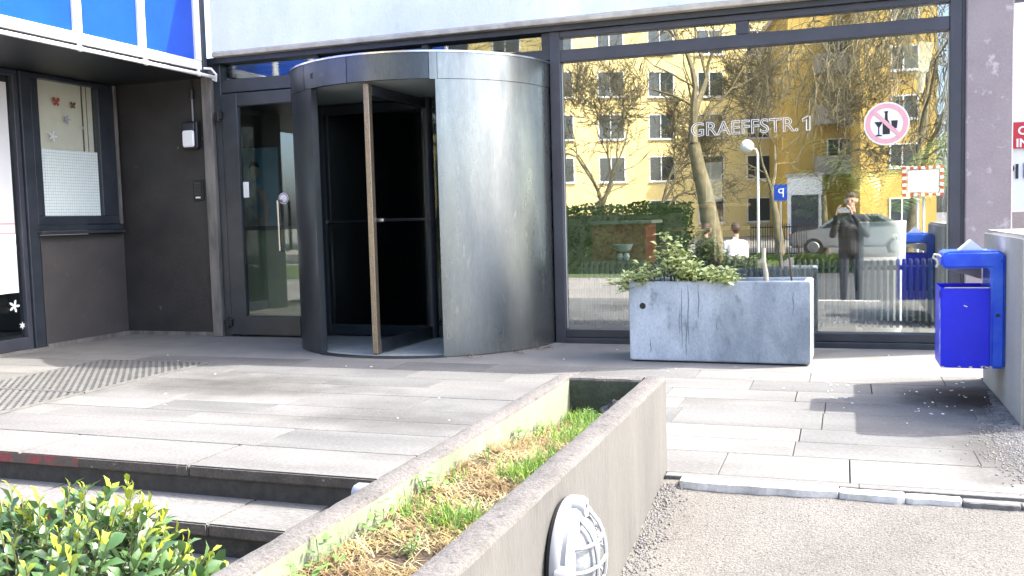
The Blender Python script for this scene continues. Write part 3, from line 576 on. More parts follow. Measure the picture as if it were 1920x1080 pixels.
# shrub in the planter box and the sawn-off stem beside it
def leafmesh(l, w, fold=0.25, curl=0.15):
    v = [(0, 0, 0), (l*.3, w*.36, fold*w*.35), (l*.68, w*.5, fold*w*.5), (l, 0, -curl*l), (l*.68, -w*.5, fold*w*.5), (l*.3, -w*.36, fold*w*.35), (l*.33, 0, 0.01*l), (l*.7, 0, -0.02*l)]
    return v, [(0, 1, 6), (1, 2, 7, 6), (2, 3, 7), (0, 6, 5), (6, 7, 4, 5), (7, 3, 4)]
def leafmat(p, d, upv=Vector((0, 0, 1)), roll=0.0):
    d = d.normalized(); s = upv.cross(d)
    if s.length < 1e-3: s = Vector((1, 0, 0))
    s.normalize(); n = d.cross(s); m = Matrix((d, s, n)).transposed() @ Matrix.Rotation(roll, 3, 'X')
    return Matrix.Translation(p) @ m.to_4x4()
m_leafd = M('leaf_dark', (0.05, 0.115, 0.035), 0.3, col2=(0.1, 0.17, 0.065), nscale=8, spec=0.6, trans=0.2)
m_leafy = M('leaf_young', (0.3, 0.34, 0.04), 0.4, col2=(0.21, 0.28, 0.03), nscale=9, trans=0.3)
m_leafv = M('leaf_variegated', (0.55, 0.58, 0.28), 0.45, col2=(0.26, 0.35, 0.1), nscale=30, trans=0.2)
m_bark = M('bark', (0.1, 0.075, 0.05), 0.9, col2=(0.06, 0.045, 0.03), nscale=10, bump=0.5)
q = random.Random(21)
sh = thing('planter_shrub', 'small light green leafy shrub growing in the planter box', 'shrub')
fol = MB(); stems = MB(); lv, lf_ = leafmesh(0.055, 0.026)
for k in range(210):
    bx = q.uniform(-1.3, -0.72); base = Vector((bx, 6.5+q.uniform(-.13, .13), 0.48))
    tx = bx + q.uniform(-.12, .1) - (0.17 if bx < -1.15 else 0)
    hmax = 0.29*math.exp(-((tx+1.15)/0.13)**2) + 0.13 - 0.05*abs(tx+1.0)
    tip = Vector((tx, 6.47+q.uniform(-.22, .18), 0.5+max(0.06, hmax)*q.uniform(.35, 1.05)))
    if tx < -1.4: tip.z -= 0.1*q.random()
    stems.tube([base, (base+tip)/2+Vector((0, 0, .03)), tip], [.003, .002, .001], 4, False)
    for j in range(11):
        t = q.uniform(.35, 1.0); p = base.lerp(tip, t) + Vector((q.uniform(-.02, .02), q.uniform(-.02, .02), 0.02*t)); a = q.uniform(0, 6.28)
        mt = leafmat(p, Vector((math.cos(a), math.sin(a), q.uniform(-.3, .7))), roll=q.uniform(-.6, .6)); s_ = q.uniform(.6, 1.15)
        fol._add([mt @ (Vector(v)*s_) for v in lv], lf_)
fol.build('foliage', m_leafv, sh, recalc=False)['kind'] = 'stuff'
stems.build('stems', m_bark, sh)['kind'] = 'stuff'
tag(MB().tube([(-0.488, 6.47, 0.5), (-0.492, 6.47, 0.6), (-0.505, 6.47, 0.68), (-0.503, 6.47, 0.765)], [.019, .017, .015, .013], 9).build('sawn_stem', M('pale_wood', (0.5, 0.46, 0.36), 0.85, col2=(0.36, 0.33, 0.25), nscale=14, bump=0.4), smooth=True), 'pale sawn-off stem sticking up from the planter box', 'stem')
tag(MB().tube([(-0.33, 6.6, 0.5), (-0.345, 6.6, 0.68), (-0.36, 6.6, 0.76)], [.007, .006, .004], 6).build('dry_twig', m_bark), 'thin dark dry twig beside the sawn-off stem', 'twig')

# ================================================================== clipped evergreen shrub at the bottom left
q = random.Random(5)
fs = thing('evergreen_shrub', 'glossy evergreen shrub with yellow green shoot tips before the steps', 'shrub')
lv, lf_ = leafmesh(0.046, 0.021, 0.3, 0.12)
def leaf_me(nm, mat):
    me = bpy.data.meshes.new(nm); me.from_pydata(lv, [], lf_); me.materials.append(mat)
    for p in me.polygons: p.use_smooth = True
    return me
me_d, me_y = leaf_me('leaf', m_leafd), leaf_me('leaf', m_leafy)
SC = Vector((-1.66, 1.5, -0.03))
leaves = []; st = MB()
def shoot(base, tip, nl, yo):
    ax = (tip-base); L = ax.length; axn = ax.normalized()
    st.tube([base, base.lerp(tip, .5)+Vector((.004, .004, 0)), tip], [.0035, .0028, .0015], 4, False)
    o1 = axn.orthogonal().normalized(); o2 = axn.cross(o1)
    for j in range(nl):
        t = 0.12 + 0.88*(j+q.random()*.5)/nl; a = j*2.4 + q.uniform(-.4, .4)
        out = o1*math.cos(a) + o2*math.sin(a); op = 0.35 + 0.75*(1-t) + q.uniform(-.15, .15)
        d = axn*(1.05-op*0.7) + out*op; p = base + ax*t
        young = t > 1-yo
        s_ = (q.uniform(.85, 1.25) if not young else q.uniform(.5, .85))
        leaves.append((leafmat(p, d, axn, q.uniform(-.35, .35)) @ Matrix.Scale(s_, 4), young))
for k in range(430):
    th = q.uniform(0, 6.283); ph = math.acos(q.uniform(0.0, 1.0)); n = Vector((math.sin(ph)*math.cos(th), math.sin(ph)*math.sin(th), math.cos(ph)))
    S = Vector((0.5, 0.42, 0.42)) * (1+0.16*noise.noise(n*2.1+Vector((4, 0, 0))))
    p = SC + Vector((n.x*S.x, n.y*S.y, n.z*S.z)); base = SC.lerp(p, 0.72)
    tip = p + Vector((n.x*.3, n.y*.3, .6+.5*n.z)).normalized()*q.uniform(.01, .05)
    shoot(base, tip, 10, q.choice((.2, .3, .45, 0.1)))
for (x, y, z) in [(-1.93, 1.66, .36), (-1.62, 1.78, .40), (-1.7, 1.74, .345), (-1.47, 1.72, .34), (-1.82, 1.72, .33), (-1.55, 1.75, .335)]:
    shoot(Vector((x+.01, y-.02, z-.14)), Vector((x, y, z)), 16, .6)
camp = Vector((0, 0, 1)); leaves.sort(key=lambda l: (l[0].translation-camp).length)
inview = [l for l in leaves if l[0].translation.x > -2.3 and l[0].translation.z > 0.0]
near = set(id(l) for l in inview[:300]); rest = {True: MB(), False: MB()}
for l in leaves:
    mt, yg = l
    if id(l) in near: o = link('leaf', me_y if yg else me_d, fs); o.matrix_local = mt
    else: rest[yg]._add([mt @ Vector(v) for v in lv], lf_)
rest[False].build('foliage', m_leafd, fs, recalc=False, smooth=True)['kind'] = 'stuff'; rest[True].build('young_foliage', m_leafy, fs, recalc=False, smooth=True)['kind'] = 'stuff'
st.build('stems', M('green_stem', (0.14, 0.15, 0.05), 0.7), fs)['kind'] = 'stuff'
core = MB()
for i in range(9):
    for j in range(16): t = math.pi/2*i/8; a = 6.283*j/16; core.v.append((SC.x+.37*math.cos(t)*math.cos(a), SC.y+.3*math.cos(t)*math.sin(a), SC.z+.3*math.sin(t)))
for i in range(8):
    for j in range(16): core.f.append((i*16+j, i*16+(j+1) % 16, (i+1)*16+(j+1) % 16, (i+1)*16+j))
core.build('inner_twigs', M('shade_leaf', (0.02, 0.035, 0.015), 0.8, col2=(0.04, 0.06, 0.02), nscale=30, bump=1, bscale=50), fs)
MB().tube([(SC.x, SC.y, -0.5), (SC.x, SC.y, 0.0)], [.03, .02], 8).build('trunk', m_bark, fs)

# ================================================================== floor gratings, gravel, scraps
def grating(label, x0, x1, y0, y1, z):
    """pressed metal mat: frame over a dark pit, ribs running diagonally, thin cross ribs"""
    t = thing('floor_grating', label, 'grating', 'metal gratings on the pavement')
    MB().box(x0, y0, z-.004, x1, y1, z-.002).build('tray', m_gald, t)
    MB().box(x0-.015, y0-.015, z-.005, x1+.015, y0-.001, z+.006).box(x0-.015, y1+.001, z-.005, x1+.015, y1+.015, z+.006).box(x0-.015, y0-.001, z-.005, x0-.001, y1+.001, z+.006).box(x1+.001, y0-.001, z-.005, x1+.015, y1+.001, z+.006).build('frame', m_gal, t)
    def diag(dx, dy, pitch, w, h, nm):
        b = MB(); n_ = Vector((-dy, dx, 0)); D = Vector((dx, dy, 0)); c = Vector(((x0+x1)/2, (y0+y1)/2, z)); R_ = (x1-x0)+(y1-y0); k = -int(R_/pitch)
        while k*pitch < R_:
            p = c+n_*k*pitch; lo, hi = -9, 9
            for a_, d_, l_, h_ in ((p.x, D.x, x0, x1), (p.y, D.y, y0, y1)):
                if abs(d_) > 1e-6: t0, t1 = sorted(((l_-a_)/d_, (h_-a_)/d_)); lo, hi = max(lo, t0), min(hi, t1)
            if hi-lo > .02: b.beam(p+D*lo, p+D*hi, w, h)
            k += 1
        b.build(nm, m_gal, t)['kind'] = 'stuff'
    diag(-.64, .768, .042, .02, .009, 'bars'); diag(.768, .64, .06, .012, .007, 'cross_bars')
m_gal = M('galvanised_grating', (0.15, 0.148, 0.138), 0.6, 0.2, col2=(0.115, 0.113, 0.105), nscale=9, fine=0.15); m_gald = M('grating_pit', (0.035, 0.034, 0.03), 0.9, col2=(0.025, 0.025, 0.022), nscale=12)
grating('metal grating lying nearer the revolving door', -5.36, -4.42, 4.54, 5.7, 0.007)
grating('metal grating nearest the top step at the left edge', -5.36, -4.42, 3.9, 4.5, 0.007)
q = random.Random(9); gr = MB()
for k in range(5200):
    y = q.uniform(3.3, 5.6); w = 0.02+0.19*max(0, 1-abs(y-4.2)/1.25)
    x = 0.752-abs(q.gauss(0, .5))*w; s_ = q.uniform(.0025, .007)
    z = 0.0 if y > 3.55 else -0.012-.128*(3.55-y)
    a = q.uniform(0, 3); R3 = Matrix.Rotation(a, 3, 'Z') @ Matrix.Rotation(q.uniform(-.5, .5), 3, 'X')
    gr._add([Vector((x, y, z+s_*.4)) + R3 @ Vector(v)*s_ for v in ((1, 0, 0), (0, 1, 0), (-1, 0, 0), (0, -1, 0), (0, 0, .8), (0, 0, -.8))], [(0, 1, 4), (1, 2, 4), (2, 3, 4), (3, 0, 4), (1, 0, 5), (2, 1, 5), (3, 2, 5), (0, 3, 5)])
for k in range(900):   # grit by the trough foot
    y = q.uniform(2.4, 3.5); x = X1+0.005+abs(q.gauss(0, .045)); s_ = q.uniform(.002, .006); z = -0.012-.128*(3.55-y)
    gr._add([Vector((x, y, z+s_*.4)) + Vector(v)*s_ for v in ((1, 0, 0), (0, 1, 0), (-1, 0, 0), (0, -1, 0), (0, 0, .8), (0, 0, -.8))], [(0, 1, 4), (1, 2, 4), (2, 3, 4), (3, 0, 4), (1, 0, 5), (2, 1, 5), (3, 2, 5), (0, 3, 5)])
tag(gr.build('gravel', m_gravel, recalc=False), 'loose dark gravel washed against the foot of the low wall', 'gravel', kind='stuff')
sp = MB()
for k in range(75):
    x, y = (q.uniform(-.1, .7), q.uniform(4.9, 5.9)) if k < 40 else (q.uniform(-5.5, .6), q.uniform(4.0, 6.9))
    a = q.uniform(0, 3); l = q.uniform(.003, .011); sp.obox((x, y, 0.004), (l, l*q.uniform(.2, .6), .0015), Matrix.Rotation(a, 3, 'Z'))
tag(sp.build('paper_scraps', MATS['paper_white']), 'tiny white paper scraps and cigarette ends strewn on the paving', 'litter', kind='stuff')
b = MB()
for k in range(60):
    t = q.choice(((-2.33, 6.62), (-2.25, 6.85), (-2.62, 6.38), (-2.2, 6.95))); x = t[0]+q.gauss(0, .03)+.03; y = t[1]+q.gauss(0, .02)-.05; a = q.uniform(0, 6)
    mt = leafmat(Vector((x, y, .006+q.random()*.012)), Vector((math.cos(a), math.sin(a), q.uniform(-.1, .4)))); b._add([mt @ (Vector(v)*.6) for v in lv], lf_)
tag(b.build('dead_leaves', M('dead_leaf', (0.13, 0.07, 0.035), 0.8, col2=(0.07, 0.035, 0.02), nscale=20), recalc=False), 'dry brown leaves blown against the foot of the metal drum', 'leaves', kind='stuff')

# ================================================================== fittings on the alcove wall
wl = thing('wall_lamp', 'black framed rectangular bulkhead lamp on the brown alcove wall', 'lamp')
def rrect(cx, cz, hw, hh, r_, n=4):
    out = []
    for (sx, sz, a0) in ((1, 1, 0), (-1, 1, 90), (-1, -1, 180), (1, -1, 270)):
        for i in range(n+1): a = rad(a0+90*i/n); out.append((cx+sx*(hw-r_)+r_*math.cos(a), cz+sz*(hh-r_)+r_*math.sin(a)))
    return out
lx, lz = -5.62, 1.84
MB().prism(rrect(lx, lz, .085, .128, .03), 'y', 7.19, 7.249).build('housing', m_black, wl, bevel=.008, smooth=True)
MB().prism(rrect(lx, lz-.03, .062, .075, .02), 'y', 7.165, 7.191).build('diffuser', m_diff, wl, bevel=.01, seg=2, smooth=True)
MB().prism(rrect(lx, lz+.078, .062, .034, .012), 'y', 7.178, 7.191).build('hood', m_dark, wl, bevel=.006)
MB().tube([(lx+.02, 7.23, lz+.128), (lx+.02, 7.23, 2.17)], .008, 8).build('conduit', M('grey_conduit', (.25, .25, .25), .5), wl)
MB().tube([(lx+.02, 7.225, 2.17), (lx+.02, 7.225, 2.25)], .024, 10).tube([(lx+.02, 7.23, 2.25), (lx+.02, 7.23, 2.35)], .008, 6).build('junction', m_black, wl, smooth=True)
it = thing('door_intercom', 'small dark door intercom panel on the brown alcove wall', 'intercom')
MB().prism(rrect(-5.59, 1.34, .058, .095, .014), 'y', 7.236, 7.249).build('frame', m_black, it, bevel=.003)
MB().prism(rrect(-5.59, 1.36, .034, .058, .004), 'y', 7.23, 7.2355).build('speaker_grille', M('grille', (.05, .05, .05), .6), it)
for i in range(7): MB().box(-5.62, 7.228, 1.315+i*.013, -5.56, 7.2299, 1.32+i*.013).build('slot', m_rub, it)
MB().box(-5.615, 7.231, 1.27, -5.565, 7.2355, 1.285).build('call_button', m_wpaint, it)

# stickers: flowers and butterflies on the wing windows
def sticker(kind, name, label, y, z, s, col, x):
    mat = M('sticker_%s' % name, col, .6); b = MB(); pts = []
    if kind == 'flower':
        for i in range(60): t = 2*math.pi*i/60; pts.append((y+s*(.6+.4*math.cos(5*t))*math.cos(t), z+s*(.6+.4*math.cos(5*t))*math.sin(t)))
    elif kind == 'star':
        for i in range(12): t = 2*math.pi*i/12; k = s if i % 2 else s*.4; pts.append((y+k*math.cos(t), z+k*math.sin(t)))
    else:
        for i in range(60): t = 2*math.pi*i/60; k = s*(.15+abs(math.sin(2*t))**.6*(1 if math.sin(t) > 0 else .7)); pts.append((y+k*math.cos(t), z+k*math.sin(t)))
    return tag(b.prism(pts, 'x', x, x+.001).build(name, mat), label, 'sticker', 'stickers on the wing windows')
xs_ = -6.501
sticker('butterfly', 'butterfly_sticker', 'red butterfly sticker high on the wing window', 6.55, 2.13, .045, (.35, .08, .06), xs_)
sticker('butterfly', 'dark_butterfly_sticker', 'small dark butterfly sticker on the wing window', 6.74, 2.12, .035, (.12, .07, .05), xs_)
sticker('flower', 'violet_flower_sticker', 'pale violet flower sticker in the middle of the wing window', 6.66, 1.99, .042, (.35, .34, .45), xs_)
sticker('flower', 'flower_sticker', 'white flower sticker at lower left of the wing window', 6.49, 1.83, .05, (.75, .75, .72), xs_)
sticker('star', 'star_sticker', 'faint pale star sticker at right of the wing window', 6.83, 1.93, .03, (.5, .5, .45), xs_)
sticker('flower', 'flower_decal', 'large white flower sticker low on the left glazed door', 5.99, .39, .055, (.8, .8, .8), -6.521)
sticker('star', 'small_star_decal', 'small white star sticker at the foot of the left glazed door', 6.06, .22, .035, (.8, .8, .8), -6.521)

# ================================================================== lettering and signs on the display window
m_letw = M('white_film', (.8, .8, .78), .6)
let_ = tag(flat_text('GRAEFFSTR.', .2, 'address_lettering', m_letw, None, Matrix.Translation((-1.1, 7.2705, 1.592)) @ Matrix.Diagonal((.74, 1, .72, 1)) @ FACEY, outline=.0034), 'outlined white house address GRAEFFSTR.1 on the large window', 'lettering')
xe = max(v.co.x for v in let_.data.vertices) + .03; one = [(xe+dx, 7.2705, 1.592+dz) for dx, dz in ((.028, 0), (.052, 0), (.052, .101), (.034, .101), (.0, .082), (.0, .064), (.028, .077), (.028, 0), (.052, 0))]
MB().tube(one, .0034, 4).build('numeral', m_letw, let_)
al = thing('no_alcohol_sign', 'round white and pink no alcohol sticker on the large window', 'sign')
sx_, sz_ = .287, 1.607
MB().lathe([(.152, 0), (.152, .002)], 48, (sx_, 7.268, sz_), 'y').build('disc', m_letw, al)
b = MB().arc(0, 0, .108, .142, 0, 360, 0, .001, 48); b.v = [(sx_+p[0], 7.2675-p[2], sz_+p[1]) for p in b.v]; m_pink = M('faded_pink', (.68, .36, .38), .6); b.build('ring', m_pink, al)
m_ink = M('black_print', (.015, .015, .02), .6)
MB().prism([(sx_-.002+dx, sz_+dz) for dx, dz in ((-.024, -.075), (.024, -.075), (.024, 0), (.01, .03), (.008, .075), (.013, .078), (.013, .088), (-.013, .088), (-.013, .078), (-.008, .075), (-.01, .03), (-.024, 0))], 'y', 7.2655, 7.2665).build('bottle_print', m_ink, al)
MB().prism([(sx_-.052+dx, sz_-.005+dz) for dx, dz in ((-.03, .02), (.03, .02), (.004, -.02), (.004, -.07), (.022, -.075), (.022, -.082), (-.022, -.082), (-.022, -.075), (-.004, -.07), (-.004, -.02))], 'y', 7.2655, 7.2665).build('glass_print', m_ink, al)
MB().prism([(sx_+.052+dx, sz_+dz) for dx, dz in ((-.022, .02), (.022, .02), (.016, -.035), (-.016, -.035))], 'y', 7.2655, 7.2665).build('tumbler_print', m_ink, al)
MB().obox((sx_, 7.2648, sz_), (.125, .0007, .014), Matrix.Rotation(rad(45), 3, 'Y')).build('slash', m_pink, al)
ds = thing('door_sticker', 'round white sticker behind the pull handle of the glazed door', 'sticker')
MB().lathe([(.05, 0), (.05, .001)], 32, (-4.685, 7.2375, 1.24), 'y').build('disc', m_letw, ds)
b = MB().arc(0, 0, .036, .044, 0, 360, 0, .0006, 32); b.v = [(-4.685+p[0], 7.237-p[2], 1.24+p[1]) for p in b.v]; b.build('ring', M('violet_print', (.25, .12, .3), .6), ds)
tag(MB().box(-5.098, 7.236, 1.26, -5.04, 7.238, 1.4).build('notice', MATS['paper_white']), 'small white paper notice at the left edge of the glazed door', 'notice')
#@@INSIDE
# ================================================================== things inside the lobby, seen through the window
rd = thing('lobby_radiator', 'long dark tubular radiator standing behind the large window', 'radiator')
m_rad = M('radiator_paint', (.1, .11, .12), .4, col2=(.07, .08, .09), nscale=4)
fb = MB().tube([(0, 0, .13), (0, 0, .6), (0, .02, .625), (0, .06, .625), (0, .08, .6), (0, .08, .13)], .0125, 8).build('fin', m_rad, rd, smooth=True)
fb.location = (-2.02, 7.42, 0)
for i in range(1, 62):
    o = fb.copy(); C.objects.link(o); o.parent = rd; o.location = (-2.02+i*.0435, 7.42, 0)
MB().tube([(-2.05, 7.46, .16), (.67, 7.46, .16)], .018, 8).build('header_pipe', m_rad, rd); MB().tube([(-2.05, 7.46, .57), (.67, 7.46, .57)], .018, 8).build('header_pipe', m_rad, rd)
for x in (-1.9, -.7, .5): MB().box(x-.02, 7.44, .012, x+.02, 7.48, .15).build('foot', m_rad, rd)
pt = thing('white_pot', 'tall white plant pot with a palm behind the window', 'pot')
MB().lathe([(.13, .012), (.16, .1), (.178, .9), (.165, .905), (.155, .86), (.01, .855)], 32, (.285, 8.0, 0)).build('pot_body', m_wpaint, pt, smooth=True)
def palm(name, label, x, y, z, n, L, seed, spread=1.0):
    t = thing(name, label, 'palm'); q = random.Random(seed); lf = MB(); stm = MB()
    for k in range(n):
        a = q.uniform(0, 6.28); el = q.uniform(.75, 1.4); l = L*q.uniform(.7, 1.1); pts = []; p = Vector((x, y, z)); d = Vector((math.cos(a)*math.cos(el)*spread, math.sin(a)*math.cos(el)*spread, math.sin(el))).normalized()
        for i in range(10): pts.append(p.copy()); p = p+d*l/9; d = (d+Vector((math.cos(a)*.07, math.sin(a)*.07, -.13*i/5))).normalized()
        stm.tube(pts, [.007-.0006*i for i in range(10)], 5, False)
        for i in range(3, 10):
            ax = (pts[min(i+1, 9)]-pts[i-1]).normalized(); sd = ax.cross(Vector((0, 0, 1))).normalized()
            for s in (-1, 1):
                for h in (0, .5):
                    b0 = pts[i-1].lerp(pts[i], h); dd = (ax*.7+sd*s*.8+Vector((0, 0, -.25))).normalized(); ll = .2*L*(1.2-abs(i-6)*.12); w = ax*.011
                    lf._add([b0-w, b0+w, b0+dd*ll*.6+w*.8-Vector((0, 0, .01)), b0+dd*ll-Vector((0, 0, .05)), b0+dd*ll*.6-w*.8-Vector((0, 0, .01))], [(0, 1, 2, 4), (4, 2, 3)])
    stm.build('stalks', M('palm_stalk', (.09, .12, .04), .6), t)['kind'] = 'stuff'; lf.build('fronds', M('palm_leaf', (.13, .22, .06), .45, col2=(.24, .32, .11), nscale=6, trans=.25), t, recalc=False)['kind'] = 'stuff'
palm('potted_palm', 'arching green palm growing from the white pot', .25, 8.0, .86, 24, .95, 4)
palm('low_palm', 'smaller dark palm left of the white pot indoors', -.1, 8.15, .86, 15, .5, 8)
bx_ = thing('wooden_trough', 'brown wooden plant trough indoors left of the white pot', 'planter')
ring(MB(), -.36, 8.02, .09, 8.34, .012, .88, .025).build('trough_body', M('brown_wood', (.16, .095, .045), .6, col2=(.11, .06, .03), nscale=4, stretch=(1, 1, 6)), bx_, bevel=.004)
MB().box(-.33, 8.05, .5, .06, 8.31, .85).build('soil', m_soil, bx_)
hl = thing('hanging_basket_lamp', 'dark brown horn-shaped basket lamp hanging behind the window', 'lamp')
b = MB(); prof_ = [(.02, 1.6), (.045, 1.64), (.085, 1.75), (.11, 1.88), (.125, 2.0), (.12, 2.08), (.095, 2.13)]
MB().lathe(prof_, 20, (.29, 8.3, 0)).build('shade', M('dark_cane', (.07, .035, .018), .6, col2=(.14, .08, .04), nscale=12, bump=.6, bscale=60, col3=(.4, .25, .13), s3=4, t3=(.52, .62)), hl, smooth=True)
MB().tube([(.29, 8.3, 2.13), (.29, 8.3, 2.449)], .006, 6).build('cord', m_black, hl)
sl_ = thing('spot_lamp', 'white funnel-shaped ceiling lamp near the window corner', 'lamp')
MB().lathe([(.12, 2.28), (.075, 2.06), (.06, 2.05)], 4, (.545, 8.1, 0)).build('funnel', m_wpaint, sl_); MB().lathe([(.05, 2.045), (.03, 1.9)], 12, (.555, 8.1, 0)).build('bulb', m_diff, sl_, smooth=True); MB().tube([(.545, 8.1, 2.28), (.545, 8.1, 2.449)], .05, 8).build('stem', m_grey, sl_)
rc = thing('red_counter', 'red reception counter indoors beside the metal drum', 'counter')
MB().box(-2.24, 8.6, .012, -1.72, 9.1, .93).build('front', M('red_laminate', (.36, .05, .025), .4, col2=(.28, .035, .02), nscale=2), rc, bevel=.006); MB().box(-2.26, 8.57, .931, -1.66, 9.13, .96).build('counter_top', M('pale_top', (.5, .5, .45), .4), rc, bevel=.004)
MB().box(-2.2, 8.59, .74, -1.76, 8.599, .9).build('picture_strip', M('rust_print', (.3, .05, .02), .5, col2=(.5, .14, .06), nscale=25), rc)
bw = thing('bowl_lamp', 'white bowl on two white balls before the red counter', 'lamp')
MB().lathe([(.03, .68), (.07, .7), (.095, .75), (.09, .75), (.03, .71)], 20, (-1.88, 8.35, 0)).build('bowl', m_diff, bw, smooth=True)
for x in (-1.91, -1.85): MB().lathe([(.003, .602), (.02, .607), (.032, .635), (.02, .665), (.003, .67)], 12, (x, 8.35, 0)).build('ball', m_diff, bw, smooth=True)
MB().box(-2.05, 8.25, .56, -1.7, 8.5, .6).tube([(-1.88, 8.38, .012), (-1.88, 8.38, .56)], .03, 8).build('stand', m_rad, bw)
m_wood = M('pale_shelf_wood', (.34, .22, .11), .5, col2=(.27, .17, .08), nscale=5, stretch=(1, 5, 5))
sf = thing('wall_shelf', 'two tier wooden shelf on a round post in the lobby', 'shelf')
for z in (1.07, .84): MB().box(-1.66, 9.4, z, -.88, 9.7, z+.03).build('shelf_board', m_wood, sf, bevel=.003)
MB().tube([(-1.18, 9.55, .012), (-1.18, 9.55, 1.069)], .045, 12).build('post', m_wood, sf, smooth=True)
nb = thing('notice_board', 'narrow white notice panel on a stand in the lobby', 'notice')
MB().box(-1.27, 9.35, 1.12, -1.12, 9.365, 1.5).build('panel', MATS['paper_white'], nb); MB().tube([(-1.195, 9.38, .012), (-1.195, 9.38, 1.45)], .012, 8).build('stand', m_steel, nb)
ps = thing('figure_poster', 'poster of a bare-armed figure on a stand behind the glazed door', 'poster')
MB().box(-5.55, 7.8, .95, -5.1, 7.82, 1.75).build('sheet', M('poster_bg', (.12, .2, .24), .6, col2=(.2, .28, .32), nscale=3), ps)
m_skin0 = M('poster_skin', (.4, .26, .2), .6); 
MB().prism([(-5.36+.055*math.cos(t), 1.52+.075*math.sin(t)) for t in [i*.3927 for i in range(16)]], 'y', 7.797, 7.799).build('face_print', m_skin0, ps)
MB().prism([(-5.42, 1.56), (-5.4, 1.62), (-5.33, 1.62), (-5.3, 1.56), (-5.36, 1.58)], 'y', 7.794, 7.796).build('hair_print', m_ink, ps)
MB().prism([(-5.5, 1.0), (-5.47, 1.3), (-5.4, 1.42), (-5.33, 1.42), (-5.24, 1.33), (-5.2, 1.15), (-5.28, .98)], 'y', 7.7975, 7.7995).build('body_print', M('poster_dress', (.09, .12, .14), .6, col2=(.3, .3, .3), nscale=9), ps)
MB().prism([(-5.34, 1.36), (-5.26, 1.34), (-5.2, 1.2), (-5.24, 1.0), (-5.36, .99), (-5.34, 1.06), (-5.28, 1.1), (-5.27, 1.2)], 'y', 7.794, 7.796).build('arm_print', m_skin0, ps)
MB().box(-5.56, 7.83, .012, -5.53, 7.86, 1.7).box(-5.12, 7.83, .012, -5.09, 7.86, 1.7).build('stand_legs', m_dark, ps)
dk = thing('lobby_desk', 'pale olive desk standing behind the glazed door', 'desk')
MB().box(-5.5, 7.58, .012, -4.78, 7.72, .96).build('front', M('olive_panel', (.2, .2, .11), .6, col2=(.16, .16, .09), nscale=3), dk, bevel=.004); MB().box(-5.54, 7.55, .961, -4.74, 7.75, 1.0).build('desk_top', m_dark, dk)

#@@BEHIND
yd = MB(); yd.v = [(-1.4, -15, -.495), (14, -15, -.495), (14, -.45, -.495), (-1.4, -.45, -.495)]; yd.f = [(0, 1, 2, 3)]  # added dark ground behind the viewer, dims the lower reflection in the window
struct(yd.build('dark_yard_sheet', M('dark_yard', (.035, .036, .036), .9, col2=(.05, .05, .048), nscale=1.2, fine=.2), recalc=False))
# ================================================================== the street behind the viewer, seen mirrored in the glass
lawn = MB(); lawn.v = [(-40, -16, -.49), (-1.5, -16, -.49), (-1.5, -8.2, -.49), (-40, -8.2, -.49)]; lawn.f = [(0, 1, 2, 3)]
struct(lawn.build('lawn', M('lawn', (.05, .09, .025), .9, col2=(.09, .11, .04), nscale=2, bump=.6, bscale=40), recalc=False))
st_ = MB(); st_.v = [(-80, -27, -.494), (80, -27, -.494), (80, -17.5, -.494), (-80, -17.5, -.494)]; st_.f = [(0, 1, 2, 3)]
struct(st_.build('street', M('street_asphalt', (.06, .06, .06), .9, col2=(.075, .075, .075), nscale=.6, fine=.2), recalc=False))
struct(MB().box(-80, -17.5, -.499, 80, -17.35, -.38).build('kerb', m_slab[1], bevel=.01))
m_yel = M('yellow_render', (.82, .67, .3), .85, col2=(.74, .59, .24), nscale=.5, fine=.06, bump=.1)
m_och = M('ochre_render', (.58, .4, .1), .85, col2=(.52, .35, .085), nscale=.5, fine=.06)
m_pale = M('pale_roof_band', (.45, .42, .36), .85, col2=(.36, .33, .28), nscale=1.5)
g_win = M('house_window_glass', (.03, .045, .05), .05, spec=.9)
def house(name, label, O, ang, w0, w1, depth, H, mat, wins, ww, wh, balc=()):
    h = thing(name, label, 'building'); Rz = Matrix.Rotation(ang, 4, 'Z')
    MB().box(w0, -depth, -.5, w1, 0, H).build('wall', mat, h); MB().box(w0-.3, -depth-.3, H, w1+.3, .35, H+.35).build('roof', m_pale, h)
    for (u, z) in wins:
        f = MB().box(u-ww/2-.07, .001, z-wh/2-.07, u+ww/2+.07, .05, z-wh/2).box(u-ww/2-.07, .001, z+wh/2, u+ww/2+.07, .05, z+wh/2+.07).box(u-ww/2-.07, .001, z-wh/2, u-ww/2, .05, z+wh/2).box(u+ww/2, .001, z-wh/2, u+ww/2+.07, .05, z+wh/2).box(u-.1, .001, z-wh/2, u-.03, .05, z+wh/2).build('window', m_wpaint, h)
        MB().box(u-ww/2, .002, z-wh/2, u-.1, .02, z+wh/2).build('pane', g_win, f); MB().box(u-.03, .002, z-wh/2, u+ww/2, .02, z+wh/2).build('pane', g_win, f)
        MB().box(u-ww/2-.12, .001, z-wh/2-.13, u+ww/2+.12, .14, z-wh/2-.071).build('sill', m_wpaint, f)
    for (u, z, bw_) in balc:
        b = MB().box(u-bw_/2, .001, z, u+bw_/2, 1.1, z+.16).box(u-bw_/2, 1.02, z+.161, u+bw_/2, 1.1, z+1.05).box(u-bw_/2, .001, z+.161, u-bw_/2+.07, 1.019, z+1.05).box(u+bw_/2-.07, .001, z+.161, u+bw_/2, 1.019, z+1.05).build('balcony', m_pale, h)
    h.matrix_world = Matrix.Translation(O) @ Rz; return h
wins = [(u, z) for z in (1.2, 3.95, 6.6, 9.25, 11.9) for u in (-17, -13.5, -9.9, -6.6, -3.3, 0, 3.3, 6.6, 9.9) if not (z < 2 and u < -1)]
